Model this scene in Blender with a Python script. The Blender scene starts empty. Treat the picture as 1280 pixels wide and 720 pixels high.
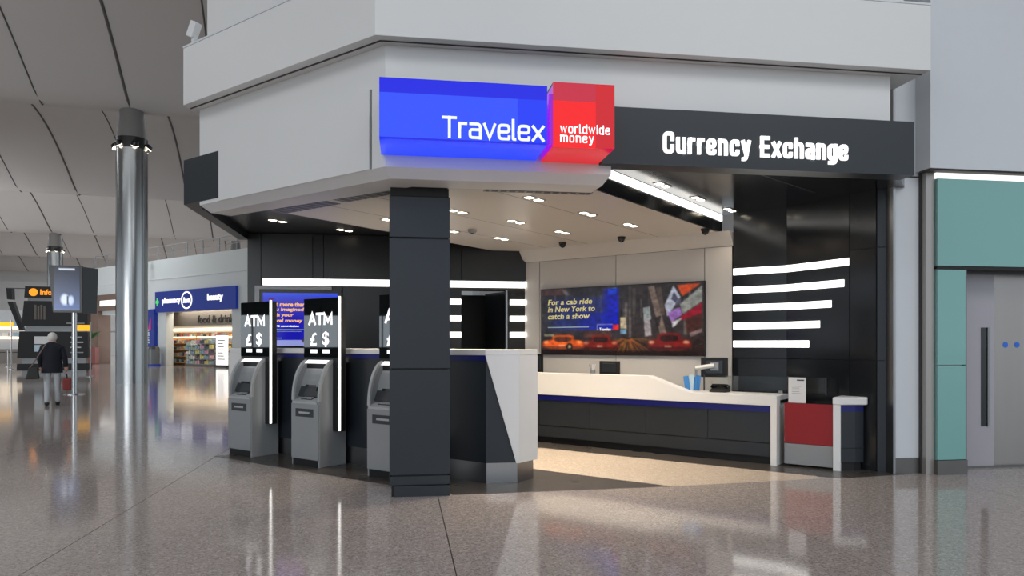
import bpy, bmesh, math, random
import numpy as np
from mathutils import Matrix, Vector

random.seed(7)
SC = bpy.context.scene
COL = SC.collection
R2 = math.sqrt(0.5)

# ------------------------------------------------------------------ camera
cam_d = bpy.data.cameras.new('camera')
cam = bpy.data.objects.new('camera', cam_d)
COL.objects.link(cam)
cam_d.sensor_width = 36.0
cam_d.lens = 36.0 * 900.0 / 1280.0
cam_d.shift_y = 70.0 / 1280.0
cam_d.clip_end = 600
cam.location = (0, 0, 1.5)
cam.rotation_euler = (math.radians(90), 0, math.radians(-8.7))
SC.camera = cam

# ------------------------------------------------------------------ world, large lights, exposure
world = bpy.data.worlds.new('world')
SC.world = world
world.use_nodes = True
bg = world.node_tree.nodes['Background']
bg.inputs[0].default_value = (0.80, 0.90, 1.0, 1)
bg.inputs[1].default_value = 1.2


def area_light(name, loc, target, sx, sy, power, col):
    d = bpy.data.lights.new(name, 'AREA')
    d.shape = 'RECTANGLE'
    d.size, d.size_y, d.energy, d.color = sx, sy, power, col
    o = bpy.data.objects.new(name, d)
    COL.objects.link(o)
    o.location = loc
    o.rotation_euler = (Vector(target) - Vector(loc)).to_track_quat('-Z', 'Y').to_euler()
    return o


COOL = (0.93, 0.97, 1.0)
area_light('overhead_fill', (-8.0, -1.0, 10.2), (-7.0, 1.0, 0), 12, 5, 560, COOL)  # unseen fill light, added overhead to brighten floor and fascia
area_light('overhead_fill', (8.0, -3.0, 10.2), (8.0, 1.5, 0), 10, 4, 500, COOL)  # second unseen fill, added to lift the right side
# daylight glazing tucked into the roof folds, behind each lip
for (x_, y_, p_) in ((-14.0, 15.3, 600), (-17.0, 33.0, 750), (-19.8, 50.5, 1300), (-24.0, 68.0, 2200), (-30.0, 86.5, 3000)):
    g_ = area_light('roof_glazing', (x_, y_, 11.9), (x_, y_, 0), 30, 1.6, p_, COOL)
    g_.rotation_euler = (0, 0, math.radians(9.2))
# unseen fill lights, added beyond the edge of the view to brighten the roof
area_light('roof_fill', (-17, 10, 3.0), (-20, 40, 14), 10, 3, 660, (0.94, 0.97, 1.0))
area_light('roof_fill', (-32, 42, 3.0), (-36, 72, 14), 14, 3, 1500, (0.94, 0.97, 1.0))
area_light('roof_fill', (-9, -8, 3.0), (-13, 22, 14), 10, 3, 260, (0.94, 0.97, 1.0))

SC.view_settings.view_transform = 'Standard'
SC.view_settings.look = 'None'
SC.view_settings.exposure = -0.06
SC.view_settings.gamma = 1.0
SC.view_settings.use_curve_mapping = False


# ------------------------------------------------------------------ materials
def lin(c):
    return tuple(((v / 255.0) / 12.92 if v / 255.0 <= 0.04045 else ((v / 255.0 + 0.055) / 1.055) ** 2.4) for v in c)


MATS = {}


def mat(name, col, rough=0.5, metal=0.0, spec=0.5, emit=None, es=1.0, noise=0.0, nscale=6.0, coat=0.0, trans=0.0, alpha=1.0, bump=0.0, bscale=200.0, stretch=None):
    """procedural principled material; colour in sRGB 0-255"""
    m = bpy.data.materials.new(name)
    m.use_nodes = True
    nt = m.node_tree
    b = nt.nodes['Principled BSDF']
    c = lin(col) + (1,)
    b.inputs['Base Color'].default_value = c
    b.inputs['Roughness'].default_value = rough
    b.inputs['Metallic'].default_value = metal
    b.inputs['Specular IOR Level'].default_value = spec
    b.inputs['Coat Weight'].default_value = coat
    b.inputs['Transmission Weight'].default_value = trans
    b.inputs['Alpha'].default_value = alpha
    if emit:
        b.inputs['Emission Color'].default_value = lin(emit) + (1,)
        b.inputs['Emission Strength'].default_value = es
    tc = nt.nodes.new('ShaderNodeTexCoord')
    src = tc.outputs['Object']
    if stretch:
        mp = nt.nodes.new('ShaderNodeMapping')
        mp.inputs['Scale'].default_value = stretch
        nt.links.new(src, mp.inputs['Vector'])
        src = mp.outputs['Vector']
    nz = nt.nodes.new('ShaderNodeTexNoise')
    nz.inputs['Scale'].default_value = nscale
    nz.inputs['Detail'].default_value = 4
    nt.links.new(src, nz.inputs['Vector'])
    n = noise if noise > 0 else 0.02
    mx = nt.nodes.new('ShaderNodeMixRGB')
    mx.inputs[1].default_value = tuple(min(1, v * (1 - n)) for v in c[:3]) + (1,)
    mx.inputs[2].default_value = tuple(min(1, v * (1 + n)) for v in c[:3]) + (1,)
    nt.links.new(nz.outputs['Fac'], mx.inputs[0])
    nt.links.new(mx.outputs[0], b.inputs['Base Color'])
    if bump > 0:
        nb = nt.nodes.new('ShaderNodeTexNoise')
        nb.inputs['Scale'].default_value = bscale
        nt.links.new(src, nb.inputs['Vector'])
        bp = nt.nodes.new('ShaderNodeBump')
        bp.inputs['Strength'].default_value = bump
        bp.inputs['Distance'].default_value = 0.01
        nt.links.new(nb.outputs['Fac'], bp.inputs['Height'])
        nt.links.new(bp.outputs['Normal'], b.inputs['Normal'])
    MATS[name] = m
    return m


def terrazzo(name, base, chipA, chipB, rough):
    m = bpy.data.materials.new(name)
    m.use_nodes = True
    nt = m.node_tree
    b = nt.nodes['Principled BSDF']
    geo = nt.nodes.new('ShaderNodeNewGeometry')
    prev = None
    cols = [lin(base), lin(chipA), lin(chipB)]
    big = nt.nodes.new('ShaderNodeTexNoise')
    big.inputs['Scale'].default_value = 0.6
    big.inputs['Detail'].default_value = 3
    nt.links.new(geo.outputs['Position'], big.inputs['Vector'])
    mx = nt.nodes.new('ShaderNodeMixRGB')
    mx.inputs[1].default_value = tuple(v * 0.92 for v in cols[0]) + (1,)
    mx.inputs[2].default_value = tuple(v * 1.08 for v in cols[0]) + (1,)
    nt.links.new(big.outputs['Fac'], mx.inputs[0])
    prev = mx.outputs[0]
    for sc_, cc, lo in ((55.0, cols[1], 0.80), (80.0, cols[2], 0.74)):
        v = nt.nodes.new('ShaderNodeTexVoronoi')
        v.inputs['Scale'].default_value = sc_
        nt.links.new(geo.outputs['Position'], v.inputs['Vector'])
        sep = nt.nodes.new('ShaderNodeSeparateColor')
        nt.links.new(v.outputs['Color'], sep.inputs[0])
        gt = nt.nodes.new('ShaderNodeMath')
        gt.operation = 'GREATER_THAN'
        gt.inputs[1].default_value = lo
        nt.links.new(sep.outputs[0], gt.inputs[0])
        k = nt.nodes.new('ShaderNodeMixRGB')
        k.inputs[2].default_value = cc + (1,)
        nt.links.new(gt.outputs[0], k.inputs[0])
        nt.links.new(prev, k.inputs[1])
        prev = k.outputs[0]
    nt.links.new(prev, b.inputs['Base Color'])
    rn = nt.nodes.new('ShaderNodeTexNoise')
    rn.inputs['Scale'].default_value = 1.4
    nt.links.new(geo.outputs['Position'], rn.inputs['Vector'])
    mr = nt.nodes.new('ShaderNodeMapRange')
    mr.inputs[3].default_value = rough * 0.8
    mr.inputs[4].default_value = rough * 1.25
    nt.links.new(rn.outputs['Fac'], mr.inputs[0])
    nt.links.new(mr.outputs[0], b.inputs['Roughness'])
    b.inputs['Specular IOR Level'].default_value = 0.62
    MATS[name] = m


def vcol_mat(name, es=0.7, rough=0.25):
    m = bpy.data.materials.new(name)
    m.use_nodes = True
    nt = m.node_tree
    b = nt.nodes['Principled BSDF']
    a = nt.nodes.new('ShaderNodeVertexColor')
    a.layer_name = 'Col'
    nt.links.new(a.outputs['Color'], b.inputs['Base Color'])
    nt.links.new(a.outputs['Color'], b.inputs['Emission Color'])
    b.inputs['Emission Strength'].default_value = es
    b.inputs['Roughness'].default_value = rough
    MATS[name] = m


terrazzo('floor_stone', (172, 161, 155), (190, 179, 172), (148, 138, 133), 0.085)
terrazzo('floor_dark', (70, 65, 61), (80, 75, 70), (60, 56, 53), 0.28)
terrazzo('floor_lit_pool', (206, 190, 172), (216, 202, 186), (190, 174, 158), 0.22)  # paler floor colour that carries the painted pool of downlight
mat('joint', (70, 64, 60), 0.7)
mat('roof_white', (196, 194, 192), 0.75, noise=0.05, nscale=0.25)
mat('seam', (96, 94, 92), 0.7)
mat('cone_grey', (120, 118, 116), 0.6)
mat('fascia_white', (222, 222, 221), 0.42, noise=0.02, nscale=1.2)
mat('fascia_grey', (212, 215, 219), 0.45)
mat('shadow_gap', (60, 58, 56), 0.6)
mat('charcoal', (31, 37, 43), 0.38, noise=0.05, nscale=2.0)
mat('charcoal_gloss', (30, 32, 35), 0.16, noise=0.05, nscale=2.0)
mat('black_panel', (24, 24, 25), 0.32, noise=0.06, nscale=2.0)
mat('black_soft', (14, 14, 15), 0.55)
mat('black_gloss', (12, 15, 15), 0.06)
mat('smoked_glass', (8, 12, 12), 0.02, spec=0.6)
MATS['smoked_glass'].node_tree.nodes['Principled BSDF'].inputs['IOR'].default_value = 2.3
mat('ceiling_warm', (206, 199, 190), 0.35, noise=0.03, nscale=1.0)
mat('poster_wall', (206, 202, 198), 0.5, noise=0.03, nscale=1.0)
mat('white_top', (232, 230, 227), 0.28)
mat('blue_band', (3, 14, 104), 0.4)
mat('red_panel', (146, 6, 18), 0.4, noise=0.05, nscale=3.0)
mat('steel', (150, 150, 150), 0.30, 1.0, noise=0.06, nscale=8, stretch=(1, 1, 0.1))
mat('steel_col', (168, 170, 170), 0.24, 1.0, noise=0.05, nscale=3, stretch=(1, 1, 0.05))
mat('steel_dark', (112, 110, 108), 0.35, 1.0, noise=0.06, nscale=8)
mat('jamb', (166, 161, 156), 0.35, 0.5, noise=0.05, nscale=4, stretch=(1, 1, 0.1))
mat('steel_door', (150, 145, 141), 0.24, 0.7, noise=0.08, nscale=4, stretch=(1, 1, 0.1))
mat('silver', (150, 152, 154), 0.45, 0.3)
mat('atm_grey', (150, 152, 154), 0.42, 0.15, noise=0.03, nscale=3)
mat('atm_light', (178, 180, 181), 0.4, 0.1)
mat('atm_dark', (52, 55, 58), 0.4)
mat('key', (176, 178, 180), 0.4)
mat('teal_glass', (116, 172, 166), 0.06, spec=0.6, noise=0.04, nscale=0.8, coat=0.4)
mat('lift_grey', (172, 168, 174), 0.38, 0.1)
mat('glow_white', (255, 255, 255), 0.5, emit=(255, 253, 247), es=2.2)
mat('glow_lamp', (255, 255, 255), 0.5, emit=(255, 240, 214), es=9.0)
mat('glow_soft', (240, 240, 238), 0.5, emit=(255, 250, 244), es=1.1)
mat('glow_text', (250, 250, 250), 0.5, emit=(255, 255, 255), es=0.95)
mat('glow_lilac', (220, 226, 250), 0.5, emit=(206, 214, 250), es=0.85)
mat('print_white', (238, 238, 238), 0.5)
mat('paper', (226, 226, 226), 0.6)
mat('glass', (200, 220, 215), 0.02, trans=1.0, alpha=0.22, spec=0.5)
mat('clear_glass', (225, 238, 236), 0.03, trans=1.0, alpha=0.3)
mat('shop_wall', (206, 212, 212), 0.5, noise=0.03, nscale=0.5)
mat('shop_blue', (6, 26, 100), 0.35, emit=(10, 40, 124), es=0.55)
mat('shop_grey', (104, 98, 92), 0.6)
mat('shop_wood', (196, 152, 104), 0.55, noise=0.15, nscale=5)
mat('shop_light', (255, 240, 220), 0.5, emit=(255, 226, 186), es=2.2)
mat('brown_stone', (112, 92, 82), 0.5, noise=0.15, nscale=2)
mat('amber', (255, 190, 30), 0.5, emit=(255, 176, 20), es=0.9)
mat('orange_glow', (255, 150, 20), 0.5, emit=(255, 150, 20), es=1.0)
mat('screen_dark', (26, 28, 34), 0.2)
mat('green', (70, 190, 90), 0.5, emit=(90, 210, 120), es=0.5)
mat('pink', (220, 60, 130), 0.5)
mat('navy', (10, 14, 28), 0.85, noise=0.2, nscale=12)
mat('trouser', (176, 180, 184), 0.85, noise=0.1, nscale=10)
mat('skin', (196, 150, 128), 0.6)
mat('hair_white', (200, 198, 192), 0.8, noise=0.15, nscale=40)
mat('shoe', (22, 22, 24), 0.5)
mat('bag_black', (26, 28, 24), 0.6)
mat('bag_red', (120, 38, 34), 0.6)
mat('leaf', (40, 84, 36), 0.6, noise=0.3, nscale=10)
mat('planter_red', (110, 40, 34), 0.5)
mat('leaflet_blue', (60, 130, 196), 0.5)
mat('leaflet_pale', (190, 214, 226), 0.5)
mat('bin_grey', (110, 116, 120), 0.4, 0.3)
mat('sign_violet', (120, 60, 220), 0.3)
vcol_mat('print_screen', 0.55)
vcol_mat('print_poster', 0.45, 0.22)
PRODUCT = []
for i_, c_ in enumerate([(226, 222, 212), (206, 178, 132), (186, 120, 104), (140, 168, 184), (214, 200, 124), (168, 186, 168), (84, 84, 92), (206, 160, 172)]):
    PRODUCT.append(mat('pack_%d' % i_, c_, 0.5))


def light_box(name, inner, edge, es):
    """back-lit tinted acrylic"""
    m = bpy.data.materials.new(name)
    m.use_nodes = True
    nt = m.node_tree
    b = nt.nodes['Principled BSDF']
    b.inputs['Base Color'].default_value = lin(edge) + (1,)
    b.inputs['Roughness'].default_value = 0.12
    b.inputs['Emission Color'].default_value = lin(inner) + (1,)
    b.inputs['Emission Strength'].default_value = es
    MATS[name] = m


light_box('blue_lit', (10, 50, 250), (0, 4, 50), 0.98)
light_box('blue_mid', (40, 76, 255), (0, 4, 50), 1.0)
light_box('blue_deep', (0, 10, 232), (0, 2, 50), 0.95)
light_box('blue_under', (0, 56, 255), (0, 4, 50), 0.98)
light_box('red_lit', (250, 0, 4), (40, 0, 0), 1.0)
light_box('red_edge', (212, 4, 22), (40, 0, 2), 0.95)
light_box('red_pale', (206, 30, 60), (50, 6, 10), 0.9)
light_box('violet_lit', (160, 6, 220), (30, 0, 50), 0.8)

# ------------------------------------------------------------------ mesh helpers
WM = {}


def frame(P, d):
    """local x = d (plan direction), y = up, z = towards the viewer"""
    d = Vector((d[0], d[1], 0)).normalized()
    n = Vector((d.y, -d.x, 0))
    return Matrix(((d.x, 0, n.x, P[0]), (d.y, 0, n.y, P[1]), (0, 1, 0, P[2]), (0, 0, 0, 1)))


def place(loc, rz=0.0):
    return Matrix.Translation(Vector(loc)) @ Matrix.Rotation(rz, 4, 'Z')


class MB:
    def __init__(self, M=None):
        self.v, self.f, self.mi, self.M = [], [], [], M or Matrix.Identity(4)
        self.cur = 0

    def add(self, vs, fs):
        o = len(self.v)
        self.v += [self.M @ Vector(p) for p in vs]
        self.f += [tuple(i + o for i in f) for f in fs]
        self.mi += [self.cur] * len(fs)
        return self

    def box(self, x0, x1, y0, y1, z0, z1):
        vs = [(x, y, z) for z in (z0, z1) for y in (y0, y1) for x in (x0, x1)]
        return self.add(vs, [(0, 2, 3, 1), (4, 5, 7, 6), (0, 1, 5, 4), (2, 6, 7, 3), (0, 4, 6, 2), (1, 3, 7, 5)])

    def prism(self, poly, z0, z1, poly2=None):
        n = len(poly)
        p2 = poly2 or poly
        vs = [(p[0], p[1], z0) for p in poly] + [(p[0], p[1], z1) for p in p2]
        fs = [tuple(range(n))[::-1], tuple(range(n, 2 * n))]
        fs += [(i, (i + 1) % n, n + (i + 1) % n, n + i) for i in range(n)]
        return self.add(vs, fs)

    def prism_x(self, poly, x0, x1):
        """polygon in (y, z) swept along x"""
        n = len(poly)
        vs = [(x0, p[0], p[1]) for p in poly] + [(x1, p[0], p[1]) for p in poly]
        fs = [tuple(range(n)), tuple(range(n, 2 * n))[::-1]]
        fs += [(i, n + i, n + (i + 1) % n, (i + 1) % n) for i in range(n)]
        return self.add(vs, fs)

    def lathe(self, prof, n=24, c=(0, 0, 0)):
        vs = []
        for r, z in prof:
            for k in range(n):
                a = 2 * math.pi * k / n
                vs.append((c[0] + r * math.cos(a), c[1] + r * math.sin(a), c[2] + z))
        fs = []
        for j in range(len(prof) - 1):
            for k in range(n):
                k2 = (k + 1) % n
                fs.append((j * n + k, j * n + k2, (j + 1) * n + k2, (j + 1) * n + k))
        fs.append(tuple(range(n))[::-1])
        fs.append(tuple(range((len(prof) - 1) * n, len(prof) * n)))
        return self.add(vs, fs)

    def tube(self, pts, r, n=8):
        pts = [Vector(p) for p in pts]
        vs, fs = [], []
        for i, p in enumerate(pts):
            t = (pts[min(i + 1, len(pts) - 1)] - pts[max(i - 1, 0)]).normalized()
            up = Vector((0, 0, 1)) if abs(t.z) < 0.9 else Vector((1, 0, 0))
            a = t.cross(up).normalized()
            b = a.cross(t)
            rr = r[i] if isinstance(r, (list, tuple)) else r
            for k in range(n):
                an = 2 * math.pi * k / n
                vs.append(p + a * rr * math.cos(an) + b * rr * math.sin(an))
        for i in range(len(pts) - 1):
            for k in range(n):
                k2 = (k + 1) % n
                fs.append((i * n + k, i * n + k2, (i + 1) * n + k2, (i + 1) * n + k))
        fs.append(tuple(range(n))[::-1])
        fs.append(tuple(range((len(pts) - 1) * n, len(pts) * n)))
        return self.add(vs, fs)

    def ball(self, c, rx, ry, rz, n=12, m=8):
        vs, fs = [], []
        for j in range(m + 1):
            th = math.pi * j / m
            for k in range(n):
                a = 2 * math.pi * k / n
                vs.append((c[0] + rx * math.sin(th) * math.cos(a), c[1] + ry * math.sin(th) * math.sin(a), c[2] + rz * math.cos(th)))
        for j in range(m):
            for k in range(n):
                k2 = (k + 1) % n
                fs.append((j * n + k, (j + 1) * n + k, (j + 1) * n + k2, j * n + k2))
        return self.add(vs, fs)

    def build(self, name, mats, parent=None, smooth=False, bevel=0.0, label=None, origin=None):
        bm = bmesh.new()
        inv = WM[parent.name].inverted() if parent is not None and parent.name in WM else Matrix.Identity(4)
        pts = [inv @ v for v in self.v]
        if parent is None:
            if origin is None:
                lo = Vector((min(p.x for p in pts), min(p.y for p in pts), min(p.z for p in pts)))
                hi = Vector((max(p.x for p in pts), max(p.y for p in pts), max(p.z for p in pts)))
                origin = Vector(((lo.x + hi.x) / 2, (lo.y + hi.y) / 2, lo.z))
            origin = Vector(origin)
            pts = [p - origin for p in pts]
        vv = [bm.verts.new(p) for p in pts]
        for f, mi in zip(self.f, self.mi):
            try:
                fc = bm.faces.new([vv[i] for i in f])
                fc.material_index = mi
                fc.smooth = smooth
            except ValueError:
                pass
        bmesh.ops.remove_doubles(bm, verts=bm.verts, dist=1e-5)
        bmesh.ops.recalc_face_normals(bm, faces=bm.faces)
        me = bpy.data.meshes.new(name)
        bm.to_mesh(me)
        bm.free()
        for m in (mats if isinstance(mats, (list, tuple)) else [mats]):
            me.materials.append(MATS[m] if isinstance(m, str) else m)
        o = bpy.data.objects.new(name, me)
        COL.objects.link(o)
        if parent is not None:
            o.parent = parent
            WM[o.name] = WM[parent.name]
        else:
            o.location = origin
            WM[o.name] = Matrix.Translation(origin)
        if bevel > 0:
            b = o.modifiers.new('bevel', 'BEVEL')
            b.width = bevel
            b.segments = 2
            b.limit_method = 'ANGLE'
            b.angle_limit = math.radians(40)
        if smooth:
            try:
                me.set_sharp_from_angle(angle=math.radians(40))
            except Exception:
                pass
        if label:
            o['label'] = label
        return o


def tag(o, label, cat=None, group=None, kind=None):
    o['label'] = label
    if cat:
        o['category'] = cat
    if group:
        o['group'] = group
    if kind:
        o['kind'] = kind
    return o


def thing(name, label, cat, loc=(0, 0, 0), rz=0.0, group=None, kind=None):
    o = bpy.data.objects.new(name, None)
    COL.objects.link(o)
    o.location = loc
    o.rotation_euler = (0, 0, rz)
    WM[o.name] = place(loc, rz)
    return tag(o, label, cat, group, kind)


def dup(root, loc, rz, label=None):
    r = root.copy()
    COL.objects.link(r)
    r.location = loc
    r.rotation_euler = (0, 0, rz)
    if label:
        r['label'] = label
    for ch in list(root.children):
        c = ch.copy()
        COL.objects.link(c)
        c.parent = r
        for g in list(ch.children):
            d = g.copy()
            COL.objects.link(d)
            d.parent = c
    return r


def text(name, body, M, w, h, m, parent, depth=0.01, bold=0.0, shear=0.0, spacing=1.0, align_z=0.0):
    """lettering fitted into a box w x h at the frame's origin (bottom-left)"""
    cu = bpy.data.curves.new('lettering_curve', 'FONT')
    cu.body = body
    cu.extrude = 0.5
    cu.offset = bold
    cu.shear = shear
    cu.space_character = spacing
    cu.resolution_u = 4
    tmp = bpy.data.objects.new('lettering_curve', cu)
    COL.objects.link(tmp)
    bpy.context.view_layer.update()
    me = bpy.data.meshes.new_from_object(tmp.evaluated_get(bpy.context.evaluated_depsgraph_get()))
    bpy.data.objects.remove(tmp)
    bpy.data.curves.remove(cu)
    n = len(me.vertices)
    co = np.zeros(n * 3)
    me.vertices.foreach_get('co', co)
    co = co.reshape(-1, 3)
    lo, hi = co.min(0), co.max(0)
    sx, sy = w / (hi[0] - lo[0]), h / (hi[1] - lo[1])
    inv = WM[parent.name].inverted()
    for i, v in enumerate(me.vertices):
        p = co[i]
        q = Vector(((p[0] - lo[0]) * sx, (p[1] - lo[1]) * sy, align_z + (p[2] + 0.5) * depth))
        v.co = inv @ (M @ q)
    me.materials.clear()
    me.materials.append(MATS[m])
    me.name = name
    o = bpy.data.objects.new(name, me)
    COL.objects.link(o)
    o.parent = parent
    WM[o.name] = WM[parent.name]
    return o


def rounded(pts, r, closed=False, n=5):
    P = [Vector(p) for p in pts]
    out = []
    m_ = len(P)
    for i in range(m_):
        if not closed and i in (0, m_ - 1):
            out.append(P[i])
            continue
        a, b_, c = P[i - 1], P[i], P[(i + 1) % m_]
        q = min(r, (a - b_).length * 0.499, (c - b_).length * 0.499)
        s_, e = b_ + (a - b_).normalized() * q, b_ + (c - b_).normalized() * q
        for k in range(n + 1):
            t = k / n
            out.append(s_ * (1 - t) ** 2 + b_ * 2 * t * (1 - t) + e * t * t)
    if closed:
        out.append(out[0])
    return out


def glyph(ch):
    """square-shouldered sans letters as centre lines: (advance width, [(points, corner radius, closed)])"""
    h, w, W = 0.72, 0.60, 0.74
    R = 0.2
    G = {
        'o': (w, [([(0, 0), (w, 0), (w, h), (0, h)], R, True)]),
        'c': (w, [([(w, 0.16), (w, 0), (0, 0), (0, h), (w, h), (w, h - 0.16)], R, False)]),
        'e': (w, [([(w, 0.12), (w, 0), (0, 0), (0, h), (w, h), (w, h * 0.5), (0, h * 0.5)], R, False)]),
        'n': (w, [([(0, 0), (0, h)], 0, False), ([(0, h), (w, h), (w, 0)], R, False)]),
        'm': (1.0, [([(0, 0), (0, h)], 0, False), ([(0, h), (0.5, h), (0.5, 0)], 0.15, False), ([(0.4, h), (1.0, h), (1.0, 0)], 0.15, False)]),
        'u': (w, [([(0, h), (0, 0), (w, 0)], R, False), ([(w, h), (w, 0)], 0, False)]),
        'r': (0.36, [([(0, 0), (0, h)], 0, False), ([(0, h - 0.2), (0, h), (0.36, h)], 0.12, False)]),
        'y': (w, [([(0, h), (w * 0.52, 0.02)], 0, False), ([(w, h), (w * 0.42, -0.26), (0.04, -0.26)], 0.1, False)]),
        'v': (w, [([(0, h), (w * 0.5, 0), (w, h)], 0, False)]),
        'w': (0.92, [([(0, h), (0.23, 0), (0.46, h), (0.69, 0), (0.92, h)], 0, False)]),
        'x': (w, [([(0, 0), (w, h)], 0, False), ([(0, h), (w, 0)], 0, False)]),
        'h': (w, [([(0, 0), (0, 1)], 0, False), ([(0, h), (w, h), (w, 0)], R, False)]),
        'a': (w, [([(0.04, h), (w, h), (w, 0)], R, False), ([(w, h * 0.58), (0, h * 0.58), (0, 0), (w, 0)], 0.15, False)]),
        'g': (w, [([(w, 0), (0, 0), (0, h), (w, h)], R, False), ([(w, h), (w, -0.26), (0.05, -0.26)], R, False)]),
        'd': (w, [([(w, 0), (0, 0), (0, h), (w, h)], R, False), ([(w, 1), (w, 0)], 0, False)]),
        'l': (0.10, [([(0, 1), (0, 0), (0.10, 0)], 0.06, False)]),
        'i': (0.0, [([(0, h), (0, 0)], 0, False), ([(0, 1.0), (0, 0.9)], 0, False)]),
        'C': (W, [([(W, 0.30), (W, 0), (0, 0), (0, 1), (W, 1), (W, 0.70)], 0.24, False)]),
        'E': (0.62, [([(0.62, 0), (0, 0), (0, 1), (0.62, 1)], 0, False), ([(0, 0.5), (0.58, 0.5)], 0, False)]),
        'T': (0.70, [([(0, 1), (0.70, 1)], 0, False), ([(0.35, 1), (0.35, 0)], 0, False)]),
        'A': (0.70, [([(0, 0), (0.35, 1), (0.70, 0)], 0, False), ([(0.14, 0.28), (0.56, 0.28)], 0, False)]),
        'M': (0.84, [([(0, 0), (0, 1), (0.42, 0.22), (0.84, 1), (0.84, 0)], 0, False)]),
        ' ': (0.20, []),
    }
    return G[ch]


def square_text(name, body, M, w, hcap, m, parent, depth=0.01, stroke=0.15, gap=0.30):
    """squared sans lettering; hcap = capital height, w = total width"""
    polys = []
    x = 0.0
    for ch in body:
        adv, st = glyph(ch)
        for pts, r, cl in st:
            q = rounded(pts, r, cl) if r > 0 or cl else [Vector(p) for p in pts]
            polys.append(([Vector((p.x + x, p.y)) for p in q], cl))
        x += adv + gap
    total = x - gap
    k = (w - stroke * hcap) / total
    hs = stroke * hcap / 2
    b_ = MB(M)
    ky = hcap - stroke * hcap
    for q, cl in polys:
        P = [Vector((hs + p.x * k, hs + p.y * ky)) for p in q]
        n = len(P)
        L_, Rr_ = [], []
        for i in range(n):
            a = P[i] - P[i - 1] if i > 0 else (P[1] - P[0] if not cl else P[0] - P[n - 2])
            c = P[i + 1] - P[i] if i < n - 1 else (P[i] - P[i - 1] if not cl else P[1] - P[0])
            a, c = a.normalized(), c.normalized()
            na, nc = Vector((-a.y, a.x)), Vector((-c.y, c.x))
            mt = (na + nc) * (hs / max(0.35, 1 + na.dot(nc)))
            p = P[i].copy()
            if not cl and i == 0:
                p -= c * hs * (1 if c.length else 0)
            if not cl and i == n - 1:
                p += a * hs
            L_.append(p + mt)
            Rr_.append(p - mt)
        vs = [(p.x, p.y, depth) for p in L_] + [(p.x, p.y, depth) for p in Rr_] + [(p.x, p.y, 0) for p in L_] + [(p.x, p.y, 0) for p in Rr_]
        fs = []
        for i in range(n - 1):
            fs += [(i, i + 1, n + i + 1, n + i), (i, 2 * n + i, 2 * n + i + 1, i + 1), (n + i, n + i + 1, 3 * n + i + 1, 3 * n + i)]
        fs += [(0, n, 3 * n, 2 * n), (n - 1, 3 * n - 1, 4 * n - 1, 2 * n - 1)]
        b_.add(vs, fs)
    o = b_.build(name, m, parent)
    return o


def picture(name, M, w, h, img, m, parent, thick=0.004):
    """flat print: a grid whose vertex colours carry the image (img rows top to bottom, sRGB 0-1)"""
    ny, nx = img.shape[:2]
    l = np.where(img <= 0.04045, img / 12.92, ((img + 0.055) / 1.055) ** 2.4)
    inv = WM[parent.name].inverted() @ M
    vs = []
    for j in range(ny):
        for i in range(nx):
            vs.append(inv @ Vector((w * i / (nx - 1), h * (1 - j / (ny - 1)), thick)))
    fs = [(j * nx + i, (j + 1) * nx + i, (j + 1) * nx + i + 1, j * nx + i + 1) for j in range(ny - 1) for i in range(nx - 1)]
    me = bpy.data.meshes.new(name)
    me.from_pydata(vs, [], fs)
    a = me.color_attributes.new('Col', 'FLOAT_COLOR', 'POINT')
    flat = np.ones((ny * nx, 4), dtype=np.float32)
    flat[:, :3] = l.reshape(-1, 3)
    a.data.foreach_set('color', flat.ravel())
    me.materials.append(MATS[m])
    o = bpy.data.objects.new(name, me)
    COL.objects.link(o)
    o.parent = parent
    WM[o.name] = WM[parent.name]
    return o


def sd(s, d):
    """plan point from sum = x + y and diff = y - x (the kiosk's 45 degree axes)"""
    return ((s - d) / 2, (s + d) / 2)


D45 = (R2, -R2)          # left to right along the 45 degree faces
RZ45 = math.radians(-45)

# =================================================================== SETTING
# ------------------------------------------------------------------ floor
TX0, TY0, TP, TNX, TNY = -2.45 - 4 * 2.8, -2.6, 2.8, 9, 9
tx1, ty1 = TX0 + TP * TNX, TY0 + TP * TNY
b = MB()
BIG = 140
for (x0, x1, y0, y1) in ((-BIG, TX0, -BIG, BIG), (tx1, BIG, -BIG, BIG), (TX0, tx1, -BIG, TY0), (TX0, tx1, ty1, BIG)):
    b.box(x0, x1, y0, y1, -0.3, 0.0)
b.cur = 1
b.box(TX0, tx1, TY0, ty1, -0.3, -0.012)
floor = tag(b.build('floor', ['floor_stone', 'joint'], origin=(0, 0, 0)), 'polished grey brown terrazzo hall floor with thin dark joints', kind='structure')
t0 = None
for i in range(TNX):
    for j in range(TNY):
        x, y = TX0 + i * TP, TY0 + j * TP
        if t0 is None:
            t0 = MB(Matrix.Translation((0, 0, 0))).box(0.004, TP - 0.004, 0.0015, TP - 0.0015, -0.012, 0.0).build('tile', 'floor_stone', floor)
            t0.location = (x, y, 0)
        else:
            c = t0.copy()
            COL.objects.link(c)
            c.location = (x, y, 0)
dz = 0.002
# dark stone inlays of the kiosk floor
MB().prism([sd(7.62, 12.6), sd(7.62, 7.47), sd(7.72, 6.68), (0.5, 7.16), (2.80, 7.24), sd(10.05, 6.9), sd(10.05, 12.0)], -0.01, dz).build('floor_zone', 'floor_dark', floor)
MB().prism([sd(12.2, 10.4), sd(12.2, 2.75), (5.0, 7.40), (5.75, 7.50), (5.75, 8.4), sd(14.0, 3.0), sd(14.0, 10.0)], -0.01, dz).build('floor_zone', 'floor_dark', floor)

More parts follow.
